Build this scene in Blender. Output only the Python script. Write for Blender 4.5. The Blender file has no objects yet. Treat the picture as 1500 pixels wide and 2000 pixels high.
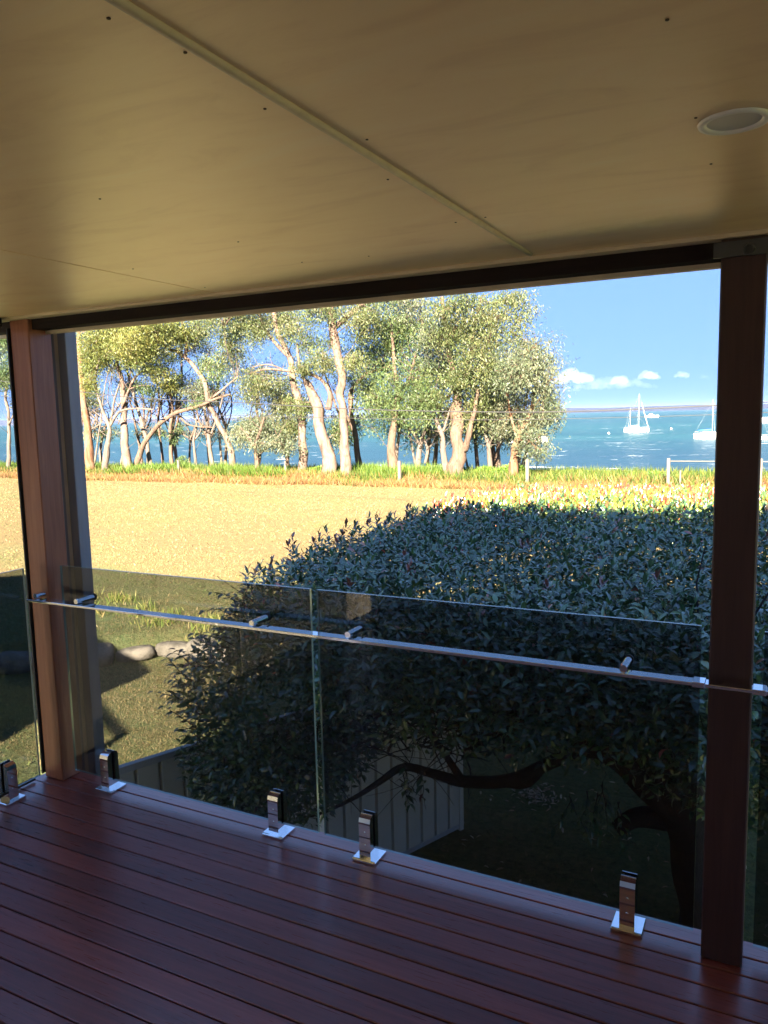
import bpy, math, random
import numpy as np
from mathutils import Vector, Matrix, noise
random.seed(7); rng = np.random.default_rng(7)
S = bpy.context.scene; COL = S.collection
rad = math.radians

# ------------------------------------------------------------------ camera
FPX, YAW, PIT, ROL = 1514.5, -0.47145, 0.12261, -0.02304
cy, sy = math.cos(YAW), math.sin(YAW)
_fw = Vector((sy, cy, 0)); _rt = Vector((cy, -sy, 0)); _up = Vector((0, 0, 1))
_f2 = _fw*math.cos(PIT) - _up*math.sin(PIT); _u2 = _up*math.cos(PIT) + _fw*math.sin(PIT)
_r3 = _rt*math.cos(ROL) + _u2*math.sin(ROL); _u3 = _u2*math.cos(ROL) - _rt*math.sin(ROL)
EYE = Vector((0, 0, 1.65))
cam = bpy.data.cameras.new("camera"); camo = bpy.data.objects.new("camera", cam); COL.objects.link(camo)
M3 = Matrix((_r3, _u3, -_f2)).transposed().to_4x4(); M3.translation = EYE
camo.matrix_world = M3
cam.sensor_fit = 'VERTICAL'; cam.sensor_height = 24; cam.lens = FPX/2000*24
cam.clip_start = 0.05; cam.clip_end = 60000
S.camera = camo
def at(x, y, Y):            # a point of the world at depth Y along the sight line through a spot of the photograph
    d = _f2*FPX + _r3*(x-750) - _u3*(y-1000)
    return EYE + d*(Y/d.y)

# ------------------------------------------------------------------ light
SUN = Vector((-0.49, 2.05, -1.0)).normalized()      # direction the light travels
EL = math.asin(-SUN.z); AZ = math.atan2(-SUN.x, -SUN.y)
SKY_STRENGTH, SUN_STRENGTH, EXPOSURE = 0.05, 4.4, 3.85
world = bpy.data.worlds.new("World"); S.world = world; world.use_nodes = True
wn, wl = world.node_tree.nodes, world.node_tree.links
sky = wn.new('ShaderNodeTexSky'); sky.sky_type = 'NISHITA'; sky.sun_disc = False
sky.sun_elevation = EL; sky.sun_rotation = AZ; sky.air_density = 1.0; sky.dust_density = 0.1; sky.ozone_density = 3.0; sky.altitude = 3000
_tc = wn.new('ShaderNodeTexCoord'); _mp = wn.new('ShaderNodeMapping'); _mp.vector_type = 'POINT'
_mp.inputs['Scale'].default_value = (1, 1, .36); _mp.inputs['Location'].default_value = (0, 0, .64)
wl.new(_tc.outputs['Generated'], _mp.inputs['Vector']); wl.new(_mp.outputs[0], sky.inputs['Vector'])
wl.new(sky.outputs[0], wn['Background'].inputs[0]); wn['Background'].inputs[1].default_value = SKY_STRENGTH
sl = bpy.data.lights.new("sun", 'SUN'); sl.energy = SUN_STRENGTH; sl.angle = rad(0.5); sl.color = (1.0, 0.86, 0.66)
so = bpy.data.objects.new("sun", sl); COL.objects.link(so); so.rotation_euler = SUN.to_track_quat('-Z', 'Y').to_euler()
S.view_settings.view_transform = 'Standard'; S.view_settings.look = 'None'
S.view_settings.exposure = EXPOSURE; S.view_settings.gamma = 1.0; S.view_settings.use_curve_mapping = False
S.cycles.max_bounces = 10; S.cycles.transparent_max_bounces = 24; S.cycles.diffuse_bounces = 8

# ------------------------------------------------------------------ materials
def mat(name, col=(.5,.5,.5), rough=.6, metal=0.0, spec=.5):
    m = bpy.data.materials.new(name); m.use_nodes = True
    b = m.node_tree.nodes['Principled BSDF']
    b.inputs['Base Color'].default_value = (*col, 1); b.inputs['Roughness'].default_value = rough
    b.inputs['Metallic'].default_value = metal; b.inputs['Specular IOR Level'].default_value = spec
    return m
def nd(m, t, **k):
    n = m.node_tree.nodes.new(t)
    for a, v in k.items(): setattr(n, a, v)
    return n
def lk(m, a, b): m.node_tree.links.new(a, b)
def coords(m, scale=(1,1,1), kind='Object'):
    tc = nd(m, 'ShaderNodeTexCoord'); mp = nd(m, 'ShaderNodeMapping'); mp.inputs['Scale'].default_value = scale
    lk(m, tc.outputs[kind], mp.inputs['Vector']); return mp.outputs[0]
def noise_n(m, vec, scale, detail=4, rough=.55, dist=0.0):
    n = nd(m, 'ShaderNodeTexNoise'); n.inputs['Scale'].default_value = scale; n.inputs['Detail'].default_value = detail
    n.inputs['Roughness'].default_value = rough; n.inputs['Distortion'].default_value = dist
    lk(m, vec, n.inputs['Vector']); return n.outputs['Fac']
def ramp(m, fac, stops):
    r = nd(m, 'ShaderNodeValToRGB'); e = r.color_ramp.elements
    while len(e) < len(stops): e.new(.5)
    for i, (p, c) in enumerate(stops): e[i].position = p; e[i].color = (*c, 1) if len(c) == 3 else c
    lk(m, fac, r.inputs['Fac']); return r.outputs['Color']
def mixc(m, fac, a, b, mode='MIX'):
    x = nd(m, 'ShaderNodeMix', data_type='RGBA', blend_type=mode)
    for s, v in ((0, fac), (6, a), (7, b)):
        if isinstance(v, (int, float)): x.inputs[s].default_value = v
        elif isinstance(v, tuple): x.inputs[s].default_value = (*v, 1)
        else: lk(m, v, x.inputs[s])
    return x.outputs[2]
def bump(m, h, strength=.3, dist=.01):
    b = nd(m, 'ShaderNodeBump'); b.inputs['Strength'].default_value = strength; b.inputs['Distance'].default_value = dist
    lk(m, h, b.inputs['Height']); lk(m, b.outputs[0], m.node_tree.nodes['Principled BSDF'].inputs['Normal'])
def base(m, c): lk(m, c, m.node_tree.nodes['Principled BSDF'].inputs['Base Color'])
def setr(m, c): lk(m, c, m.node_tree.nodes['Principled BSDF'].inputs['Roughness'])
def maprange(m, v, a, b, c, d):
    n = nd(m, 'ShaderNodeMapRange')
    for i, q in enumerate((a, b, c, d)): n.inputs[i+1].default_value = q
    lk(m, v, n.inputs[0]); return n.outputs[0]

def wood(name, dark, light, axis, rough=.35, sc=1.0, bmp=.15):
    m = mat(name, dark, rough)
    s = [18*sc, 18*sc, 18*sc]; s[axis] = .9*sc
    oi = nd(m, 'ShaderNodeObjectInfo'); tc = nd(m, 'ShaderNodeTexCoord')
    ad = nd(m, 'ShaderNodeVectorMath', operation='ADD'); mu = nd(m, 'ShaderNodeVectorMath', operation='SCALE')
    cx = nd(m, 'ShaderNodeCombineXYZ')
    for i in range(3): lk(m, oi.outputs['Random'], cx.inputs[i])
    lk(m, cx.outputs[0], mu.inputs[0]); mu.inputs['Scale'].default_value = 37
    lk(m, tc.outputs['Object'], ad.inputs[0]); lk(m, mu.outputs[0], ad.inputs[1])
    mp = nd(m, 'ShaderNodeMapping'); mp.inputs['Scale'].default_value = s; lk(m, ad.outputs[0], mp.inputs['Vector'])
    f = noise_n(m, mp.outputs[0], 3.0, 6, .6, .6)
    c = ramp(m, f, [(.3, dark), (.7, light)])
    v = maprange(m, oi.outputs['Random'], 0, 1, .72, 1.25)
    hs = nd(m, 'ShaderNodeHueSaturation'); lk(m, v, hs.inputs['Value']); lk(m, c, hs.inputs['Color'])
    base(m, hs.outputs[0])
    f2 = noise_n(m, mp.outputs[0], 9.0, 3, .6)
    setr(m, maprange(m, f2, .3, .7, rough-.07, rough+.1)); bump(m, f2, bmp, .002)
    return m

M_deck = wood("deck_timber", (.16,.034,.024), (.27,.066,.044), 0, .32, 1.0, .2)
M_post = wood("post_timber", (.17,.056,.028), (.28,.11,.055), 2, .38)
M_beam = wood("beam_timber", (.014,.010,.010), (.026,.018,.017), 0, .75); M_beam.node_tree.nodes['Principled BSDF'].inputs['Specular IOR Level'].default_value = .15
_b = M_deck.node_tree.nodes['Principled BSDF']; _b.inputs['Coat Weight'].default_value = .8; _b.inputs['Coat Roughness'].default_value = .27; _b.inputs['Coat IOR'].default_value = 1.6
M_ceil = mat("ceiling_paint", (.8,.74,.6), .42)
v = coords(M_ceil, (1.5, 5, 1)); f = noise_n(M_ceil, v, 2.2, 6, .62, .8)
v2 = coords(M_ceil, (1, 1, 1)); f2 = noise_n(M_ceil, v2, .9, 3, .5)
c = ramp(M_ceil, f, [(.33, (.82,.56,.31)), (.47, (.93,.69,.41)), (.58, (.96,.73,.45)), (.72, (.96,.78,.54))])
c = mixc(M_ceil, maprange(M_ceil, f2, .35, .65, 0, .35), c, (.84,.66,.40)); base(M_ceil, c); bump(M_ceil, noise_n(M_ceil, coords(M_ceil,(3,14,1)), 4, 5, .7, 1.0), .12, .004)
_b = M_ceil.node_tree.nodes['Principled BSDF']; _b.inputs['Specular IOR Level'].default_value = .9; _b.inputs['Coat Weight'].default_value = .9; _b.inputs['Coat Roughness'].default_value = .40; _b.inputs['Coat IOR'].default_value = 2.5; _b.inputs['Coat Tint'].default_value = (1,.93,.8,1)
M_trim = mat("trim_paint", (.62,.52,.37), .5)
v = coords(M_trim, (3,8,3)); f = noise_n(M_trim, v, 3, 4); base(M_trim, ramp(M_trim, f, [(.3,(.54,.45,.31)),(.7,(.66,.56,.4))]))
M_darkjoint = mat("dark_joint", (.03,.022,.016), .8)
M_screw = mat("rusty_screw", (.06,.035,.02), .6)
M_chrome = mat("polished_chrome", (.86,.87,.88), .035, 1.0)
v = coords(M_chrome); f = noise_n(M_chrome, v, 14, 3); setr(M_chrome, maprange(M_chrome, f, .3, .75, .02, .07))
M_rubber = mat("black_rubber", (.012,.012,.013), .5)
M_greymetal = mat("charcoal_paint", (.22,.225,.25), .42); v = coords(M_greymetal, (6,6,1)); f = noise_n(M_greymetal, v, 4, 4)
base(M_greymetal, ramp(M_greymetal, f, [(.3,(.20,.205,.235)),(.7,(.26,.265,.29))]))
M_white = mat("white_paint", (.8,.79,.76), .35)
M_diffuser = mat("opal_plastic", (.62,.6,.56), .3)
M_bulk = mat("bracket_steel", (.10,.105,.11), .45, .6)

def glass_mat(name, tint, refl=1.45):
    m = bpy.data.materials.new(name); m.use_nodes = True; nt = m.node_tree; nt.nodes.clear()
    o = nd(m, 'ShaderNodeOutputMaterial'); t = nd(m, 'ShaderNodeBsdfTransparent'); g = nd(m, 'ShaderNodeBsdfGlossy')
    t.inputs[0].default_value = (*tint, 1); g.inputs['Roughness'].default_value = 0.0
    fr = nd(m, 'ShaderNodeFresnel'); ge = nd(m, 'ShaderNodeNewGeometry'); lk(m, maprange(m, ge.outputs['Backfacing'], 0, 1, refl, 1/refl), fr.inputs[0])
    mx = nd(m, 'ShaderNodeMixShader'); lk(m, fr.outputs[0], mx.inputs[0]); lk(m, t.outputs[0], mx.inputs[1]); lk(m, g.outputs[0], mx.inputs[2])
    lk(m, mx.outputs[0], o.inputs[0]); return m
M_glass = glass_mat("grey_tinted_glass", (.54,.56,.57))
M_film = glass_mat("tinted_clear_film", (.92,.93,.94), 1.25)
M_edge = mat("glass_edge", (.42,.55,.44), .12); M_edge.node_tree.nodes['Principled BSDF'].inputs['Transmission Weight'].default_value = .5
M_black = mat("black_tape", (.015,.015,.016), .5)

def leafmat(name, rough=.35, trans=.35, spec=.5, tscale=1.4):
    m = mat(name, (.05,.1,.03), rough, 0, spec); b = m.node_tree.nodes['Principled BSDF']
    a = nd(m, 'ShaderNodeAttribute', attribute_name='tint'); lk(m, a.outputs['Color'], b.inputs['Base Color'])
    t = nd(m, 'ShaderNodeBsdfTranslucent'); g = nd(m, 'ShaderNodeVectorMath', operation='SCALE'); g.inputs['Scale'].default_value = tscale
    lk(m, a.outputs['Color'], g.inputs[0]); lk(m, g.outputs[0], t.inputs[0])
    mx = nd(m, 'ShaderNodeMixShader'); mx.inputs[0].default_value = trans
    out = [n for n in m.node_tree.nodes if n.type == 'OUTPUT_MATERIAL'][0]
    lk(m, b.outputs[0], mx.inputs[1]); lk(m, t.outputs[0], mx.inputs[2]); lk(m, mx.outputs[0], out.inputs[0]); return m
M_hedge = leafmat("glossy_leaf", .32, .10, .7)
M_hedge.node_tree.nodes["Principled BSDF"].inputs["Coat Weight"].default_value = .65; M_hedge.node_tree.nodes["Principled BSDF"].inputs["Coat Roughness"].default_value = .20; M_hedge.node_tree.nodes["Principled BSDF"].inputs["Coat IOR"].default_value = 1.85
M_gum = leafmat("gum_leaf", .5, .35, .4)
M_grass = leafmat("grass_blade", .6, .4, .3, 1.2)

def bark(name, stops, sc=(3,3,1), bs=.5):
    m = mat(name, stops[0][1], .85, 0, .2); v = coords(m, sc); f = noise_n(m, v, 1.2, 7, .65, 1.2)
    base(m, ramp(m, f, stops)); f2 = noise_n(m, v, 5, 6, .7); bump(m, f2, bs, .09); return m
M_bark_pink = bark("pale_gum_bark", [(.32,(.035,.025,.02)),(.46,(.095,.066,.052)),(.6,(.145,.105,.084)),(.72,(.065,.053,.046))], (2,2,.6))
M_bark_orange = bark("orange_gum_bark", [(.32,(.045,.024,.015)),(.46,(.11,.055,.03)),(.6,(.135,.09,.06)),(.72,(.065,.052,.043))], (2,2,.5))
M_bark_brown = bark("fibrous_bark", [(.3,(.05,.034,.026)),(.55,(.11,.075,.056)),(.75,(.18,.125,.09))], (5,5,.8), .8)
M_bark_grey = bark("grey_bark", [(.3,(.055,.045,.04)),(.55,(.11,.09,.075)),(.75,(.18,.15,.125))], (4,4,1), .6)
M_bark_dark = bark("dark_hedge_bark", [(.3,(.018,.015,.013)),(.6,(.035,.03,.026)),(.8,(.06,.05,.042))], (14,14,4), .6)

# ------------------------------------------------------------------ builders
def tag(o, label=None, cat=None, group=None, kind=None):
    for k, v in (('label', label), ('category', cat), ('group', group), ('kind', kind)):
        if v: o[k] = v
    return o
def link(name, me, m=None, parent=None, smooth=False):
    o = bpy.data.objects.new(name, me); COL.objects.link(o)
    if m is not None and not me.materials:
        for q in (m if isinstance(m, (list, tuple)) else (m,)): me.materials.append(q)
    if smooth: me.polygons.foreach_set('use_smooth', [True]*len(me.polygons))
    if parent is not None: o.parent = parent
    return o
def empty(name, loc=(0,0,0)):
    o = bpy.data.objects.new(name, None); COL.objects.link(o); o.location = loc; o.empty_display_size = .1; return o
class MB:
    def __init__(s): s.v = []; s.f = []; s.mi = []
    def add(s, vs, fs, mi=0):
        n = len(s.v); s.v += [tuple(p) for p in vs]; s.f += [[i+n for i in f] for f in fs]; s.mi += [mi]*len(fs)
    def box(s, a, b, mi=0, bev=0.0):
        (x0,y0,z0),(x1,y1,z1) = a, b
        if bev <= 0:
            s.add([(x0,y0,z0),(x1,y0,z0),(x1,y1,z0),(x0,y1,z0),(x0,y0,z1),(x1,y0,z1),(x1,y1,z1),(x0,y1,z1)],
                  [(0,3,2,1),(4,5,6,7),(0,1,5,4),(1,2,6,5),(2,3,7,6),(3,0,4,7)], mi)
        else:
            c = bev; V = []; 
            for z in (z0, z1):
                for ins in ((0, z+(c if z == z0 else -c)), (c, z)) if z == z0 else ((0, z-c), (c, z)):
                    pass
            rings = [(c, z0), (0, z0+c), (0, z1-c), (c, z1)]
            for ins, z in rings:
                V += [(x0+c+ins*.7,y0+ins,z),(x1-c-ins*.7,y0+ins,z),(x1-ins,y0+c+ins*.7,z),(x1-ins,y1-c-ins*.7,z),(x1-c-ins*.7,y1-ins,z),(x0+c+ins*.7,y1-ins,z),(x0+ins,y1-c-ins*.7,z),(x0+ins,y0+c+ins*.7,z)]
            F = [tuple(range(7,-1,-1)), tuple(range(24,32))]
            for r in range(3):
                for k in range(8): F.append((r*8+k, r*8+(k+1)%8, (r+1)*8+(k+1)%8, (r+1)*8+k))
            s.add(V, F, mi)
    def tube(s, pts, rr, seg=8, mi=0, cap=True, wob=0.0):
        pts = [Vector(p) for p in pts]; n = len(pts); V = []; prev = None
        for i, p in enumerate(pts):
            t = (pts[min(i+1,n-1)]-pts[max(i-1,0)]).normalized()
            if prev is None: a = t.orthogonal().normalized()
            else: a = (prev - t*prev.dot(t)); a = a.normalized() if a.length > 1e-6 else t.orthogonal().normalized()
            prev = a; b = t.cross(a)
            for k in range(seg):
                th = 2*math.pi*k/seg; r = rr[i]*(1+wob*noise.noise(p*1.7+Vector((k*3.1,0,0))))
                V.append(p+a*math.cos(th)*r+b*math.sin(th)*r)
        F = [(i*seg+k, i*seg+(k+1)%seg, (i+1)*seg+(k+1)%seg, (i+1)*seg+k) for i in range(n-1) for k in range(seg)]
        if cap: F += [tuple(range(seg-1,-1,-1)), tuple(range((n-1)*seg, n*seg))]
        s.add(V, F, mi)
    def mesh(s, name):
        me = bpy.data.meshes.new(name); me.from_pydata(s.v, [], s.f)
        me.polygons.foreach_set('material_index', s.mi); me.update(); return me
    def build(s, name, m, parent=None, smooth=False): return link(name, s.mesh(name), m, parent, smooth)
def spline(pts, rr, k=5):
    P = [Vector(p) for p in pts]; out = []; ro = []
    for i in range(len(P)-1):
        p0, p1, p2, p3 = P[max(i-1,0)], P[i], P[i+1], P[min(i+2,len(P)-1)]
        for j in range(k):
            t = j/k
            out.append(.5*((2*p1)+(p2-p0)*t+(2*p0-5*p1+4*p2-p3)*t*t+(3*p1-p0-3*p2+p3)*t**3)); ro.append(rr[i]*(1-t)+rr[i+1]*t)
    out.append(P[-1]); ro.append(rr[-1]); return out, ro
def npmesh(name, V, F, tint=None, smooth=False):
    me = bpy.data.meshes.new(name); V = np.asarray(V, np.float32); nv = len(V)
    me.vertices.add(nv); me.vertices.foreach_set('co', V.ravel())
    tot = sum(f.size for f in F); nf = sum(len(f) for f in F)
    me.loops.add(tot); me.polygons.add(nf)
    me.loops.foreach_set('vertex_index', np.concatenate([f.ravel() for f in F]).astype(np.int32))
    st = []; k = 0
    for f in F: st.append(k+np.arange(len(f))*f.shape[1]); k += f.size
    me.polygons.foreach_set('loop_start', np.concatenate(st).astype(np.int32))
    me.update(calc_edges=True)
    if tint is not None:
        a = me.color_attributes.new('tint', 'FLOAT_COLOR', 'POINT')
        a.data.foreach_set('color', np.concatenate([tint, np.ones((nv,1))], 1).astype(np.float32).ravel())
    return me
# leaf templates: (u along, w across, h fold)
T_LEAF = (np.array([(0,0,0),(.28,-.44,.22),(.65,-.38,.12),(1,0,-.42),(.65,.38,.12),(.28,.44,.22),(.3,0,.05),(.68,0,-.06)]),
          [np.array([(0,6,1),(2,7,3),(0,5,6),(4,3,7)]), np.array([(1,6,7,2),(6,5,4,7)])])
T_KITE = (np.array([(0,0,0),(.45,-.5,0),(1,0,0),(.45,.5,0)]), [np.array([(0,1,2,3)])])
T_BLADE = (np.array([(0,-.5,0),(0,.5,0),(.55,.35,.12),(.55,-.35,.12),(1,0,.4)]), [np.array([(3,2,4)]), np.array([(0,1,2,3)])])
def norm(a): return a/np.maximum(np.linalg.norm(a, axis=1, keepdims=True), 1e-9)
def leaves(P, D, N, L, W, tint, tmpl):
    P = np.asarray(P); n = len(P); D = norm(D); A = norm(np.cross(D, N)); N = np.cross(A, D); T, F = tmpl; k = len(T)
    L = np.asarray(L)[:, None, None]; W = np.asarray(W)[:, None, None]
    V = P[:,None,:] + T[None,:,0:1]*L*D[:,None,:] + T[None,:,1:2]*W*A[:,None,:] + T[None,:,2:3]*W*N[:,None,:]
    off = (np.arange(n)*k)[:, None, None]
    return V.reshape(-1,3), [(f[None]+off).reshape(-1, f.shape[1]) for f in F], np.repeat(tint, k, 0)
def merge(parts):
    V = []; F = {}; T = []; o = 0
    for v, f, t in parts:
        V.append(v); T.append(t)
        for q in f: F.setdefault(q.shape[1], []).append(q+o)
        o += len(v)
    return np.concatenate(V), [np.concatenate(x) for x in F.values()], np.concatenate(T)
def rdir(n): return norm(rng.normal(size=(n,3)))
def pick(cols, n, jit=.18, p=None):
    c = np.array(cols)[rng.choice(len(cols), n, p=p)]
    return np.clip(c*(1+rng.normal(size=(n,1))*jit)*(1+rng.normal(size=(n,3))*.05), .004, .95)
def vnoise(P, s, seed=0.0):
    return np.array([noise.noise(Vector((p[0]*s+seed, p[1]*s-seed, p[2]*s))) for p in P])

# ================================================================== GROUND
def ss(a, b, x): t = min(1, max(0, (x-a)/(b-a))); return t*t*(3-2*t)
def wall_y(X): return 10.75 if X > -9.6 else 10.75 - (-9.6-X)*.95
def gz(X, Y):
    s = (Y-wall_y(X))*(1 if X > -9.6 else .72)
    z = -2.65 + .42*ss(-.05, .35, s) + .22*ss(.4, 3.5, s)
    z += -.30*ss(12, 42, Y) - 3.9*ss(50, 95, Y) - 12*ss(95, 260, Y)
    z += .03*noise.noise(Vector((X*.3, Y*.3, 0)))*ss(3, 6, Y)
    return z
xs = list(np.arange(-200,-40,4.0))+list(np.arange(-40,-16,1.0))+list(np.arange(-16,4,.2))+list(np.arange(4,40,1.5))+list(np.arange(40,201,5.0))
ys = list(np.arange(-80,2,2.5))+list(np.arange(2,14,.2))+list(np.arange(14,52,.8))+list(np.arange(52,260,4.0))
V = np.array([(x, y, gz(x, y)) for y in ys for x in xs]); nx = len(xs)
ii, jj = np.meshgrid(np.arange(nx-1), np.arange(len(ys)-1)); q = (jj*nx+ii).ravel()
me = npmesh("lawn", V, [np.stack([q, q+1, q+1+nx, q+nx], 1)])
M_lawn = mat("dry_lawn", (.3,.22,.08), .95, 0, .15)
v = coords(M_lawn, (1,1,1)); big = noise_n(M_lawn, v, .22, 4, .6, .5); fine = noise_n(M_lawn, v, 16, 6, .75); mid = noise_n(M_lawn, coords(M_lawn,(1,1.6,1)), 2.2, 6, .7, .4)
straw = ramp(M_lawn, fine, [(.3,(.075,.050,.020)),(.48,(.175,.122,.054)),(.74,(.28,.212,.108))])
green = ramp(M_lawn, fine, [(.3,(.05,.078,.03)),(.5,(.115,.155,.06)),(.74,(.18,.2,.08))])
sepx = nd(M_lawn, 'ShaderNodeSeparateXYZ'); lk(M_lawn, v, sepx.inputs[0])
g1 = maprange(M_lawn, sepx.outputs[1], 8, 17, .78, .16); 
ma = nd(M_lawn, 'ShaderNodeMath', operation='ADD'); lk(M_lawn, g1, ma.inputs[0]); lk(M_lawn, maprange(M_lawn, big, .3, .7, -.38, .42), ma.inputs[1])
mb = nd(M_lawn, 'ShaderNodeMath', operation='ADD', use_clamp=True); lk(M_lawn, ma.outputs[0], mb.inputs[0]); lk(M_lawn, maprange(M_lawn, mid, .3, .7, -.25, .25), mb.inputs[1])
c = mixc(M_lawn, mb.outputs[0], straw, green)
hv = nd(M_lawn, 'ShaderNodeHueSaturation'); lk(M_lawn, maprange(M_lawn, noise_n(M_lawn, coords(M_lawn,(1,2.2,1)), 5, 5, .8), .3, .7, .78, 1.2), hv.inputs['Value']); lk(M_lawn, c, hv.inputs['Color']); base(M_lawn, hv.outputs[0]); bump(M_lawn, fine, 1.0, .08)
tag(link("lawn", me, M_lawn, smooth=True), "dry golden mown lawn stepping down from the shore to the house", kind='structure')

def blades(n, xr, yr, Lr, W, tintf, lean=.5, zo=0.0, mask=None):
    P = np.column_stack([rng.uniform(*xr, n), rng.uniform(*yr, n), np.zeros(n)])
    if mask is not None: P = P[mask(P)]
    n = len(P); P[:,2] = [gz(a, b)+zo for a, b in P[:,:2]]
    D = rng.normal(size=(n,3))*lean; D[:,2] = 1
    return leaves(P, D, rdir(n), rng.uniform(*Lr, n), np.full(n, W)*rng.uniform(.7,1.3,n), tintf(P), T_BLADE)
def near_tint(P):
    n = len(P); g = vnoise(P, .5)*.9 + vnoise(P, .13, 4)*.8 + rng.normal(size=n)*.25 + np.clip((11-P[:,1])*.06, -.45, 1)
    a = pick([(.11,.135,.04),(.15,.16,.055),(.08,.105,.032)], n); b = pick([(.20,.145,.062),(.26,.195,.09),(.16,.115,.05),(.29,.23,.12)], n)
    return np.where((g > 0.05)[:,None], a, b)
parts = [blades(70000, (-20,3), (5,17), (.025,.06), .009, near_tint, .8),
         blades(120000, (-62,8), (5,40.5), (.04,.085), .022, near_tint, .9, mask=lambda P: rng.random(len(P)) < .25+.75*np.clip((P[:,1]-10)/14,0,1)*(P[:,1] > 11.2)),
         blades(60000, (-11.5,-4.5), (6.5,13), (.02,.045), .006, near_tint, .8)]
v, f, t = merge(parts)
tag(link("lawn_grass", npmesh("lawn_grass", v, f, t), M_grass), "short clumpy lawn grass below the deck", kind='stuff')
# tufts on the terrace edge
def tuft_tint(P): return pick([(.2,.27,.05),(.3,.32,.08),(.42,.34,.13),(.14,.2,.04)], len(P))
cs = [(rng.uniform(-14,-5), rng.uniform(10.85,11.7)) for _ in range(60)]
Pt = np.array([(cx_+rng.normal()*.12, cy_+rng.normal()*.12, 0) for cx_, cy_ in cs for _ in range(45)]); Pt[:,2] = [gz(a,b) for a,b in Pt[:,:2]]
D = rng.normal(size=Pt.shape)*.35; D[:,2] = 1
v, f, t = leaves(Pt, D, rdir(len(Pt)), rng.uniform(.08,.24,len(Pt)), np.full(len(Pt), .014), tuft_tint(Pt), T_BLADE)
tag(link("grass_tufts", npmesh("grass_tufts", v, f, t), M_grass), "longer green and straw tufts growing above the rock edging", kind='stuff')
# rough grass along the reserve
def wild_tint(P):
    n = len(P); g = (P[:,1]-41.3)*.5 + vnoise(P, .25)*2.2 + rng.normal(size=n)*.5
    a = pick([(.055,.095,.016),(.085,.125,.02),(.13,.14,.03),(.03,.06,.011)], n); b = pick([(.22,.105,.042),(.25,.145,.06),(.17,.08,.034),(.2,.14,.045),(.10,.085,.03)], n)
    return np.where((g > .3)[:,None], a, b)
parts = [blades(52000, (-75,14), (38.4,42), (.18,.5), .035, wild_tint, .55, mask=lambda P: P[:,1] > 38.6+vnoise(P,.4)*.9),
         blades(52000, (-75,14), (41.5,49), (.4,.85), .05, wild_tint, .5),
         blades(24000, (-60,-16), (41.6,46), (.5,1.25), .055, lambda P: pick([(.06,.11,.016),(.09,.14,.02)], len(P)), .5, mask=lambda P: vnoise(P,.16,5) > .12)]
v, f, t = merge(parts)
tag(link("rough_grass", npmesh("rough_grass", v, f, t), M_grass), "tall green and orange unmown grass along the foreshore", kind='stuff')

# ------------------------------------------------------------------ sea, far shore
xs2 = np.concatenate([-np.geomspace(15000, 60, 26), np.linspace(-50,50,11), np.geomspace(60,15000,26)]); ys2 = np.concatenate([np.linspace(78,400,30), np.geomspace(430,16000,30)])
V = np.array([(x,y,-5.3) for y in ys2 for x in xs2]); nx2 = len(xs2); ii, jj = np.meshgrid(np.arange(nx2-1), np.arange(len(ys2)-1)); q = (jj*nx2+ii).ravel()
M_sea = mat("sea_water", (.03,.12,.14), .30, 0, .5)
v = coords(M_sea, (.035,.16,1)); w1 = noise_n(M_sea, v, 1.6, 8, .68, .3); v3 = coords(M_sea, (.004,.02,1)); w2 = noise_n(M_sea, v3, 1.0, 6, .6, .3)
c = ramp(M_sea, w2, [(.3,(.008,.04,.042)),(.55,(.014,.062,.060)),(.75,(.022,.08,.076))])
sp = nd(M_sea, 'ShaderNodeSeparateXYZ'); lk(M_sea, coords(M_sea), sp.inputs[0])
c = mixc(M_sea, maprange(M_sea, sp.outputs[1], 90, 230, .7, 0), c, (.014,.034,.058))
vc = coords(M_sea, (.12,.25,1)); wc = noise_n(M_sea, vc, 1.0, 5, .75, .2)
c = mixc(M_sea, maprange(M_sea, wc, .625, .66, 0, .6), c, (.75,.8,.82))
base(M_sea, c); bump(M_sea, w1, .9, 1.2); M_sea.node_tree.nodes['Principled BSDF'].inputs['Specular IOR Level'].default_value = .35
tag(link("sea", npmesh("sea", V, [np.stack([q,q+1,q+1+nx2,q+nx2],1)]), M_sea, smooth=True), "choppy teal bay with small whitecaps", kind='structure')
m = MB()
M_far = mat("haze_tinted_bush", (.05,.05,.06), .9, 0, .1); f = noise_n(M_far, coords(M_far,(.004,.004,.02)), 1.5, 5); base(M_far, ramp(M_far, f, [(.3,(.018,.025,.048)),(.7,(.03,.038,.066))]))  # bush colour pushed to blue, standing in for distance haze
N = 160; V = []; F = []
for i in range(N+1):
    a = i/N; X = -12000+22000*a; Y = 6500+700*math.sin(a*5)
    h = 30+16*noise.noise(Vector((a*7,0,0)))+7*noise.noise(Vector((a*40,1,0)))
    if X < -7000: h += 40*ss(-7000,-9500,X)*1 if X < -9500 else 20
    V += [(X,Y-400,-7),(X,Y-120,h*.45),(X,Y+250,h),(X,Y+1400,-7)]
for i in range(N):
    for k in range(3): F.append((i*4+k,(i+1)*4+k,(i+1)*4+k+1,i*4+k+1))
m.add(V, F); tag(m.build("far_shore", M_far, None, True), "low wooded shore across the bay with haze in its colour", kind='structure')

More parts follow.
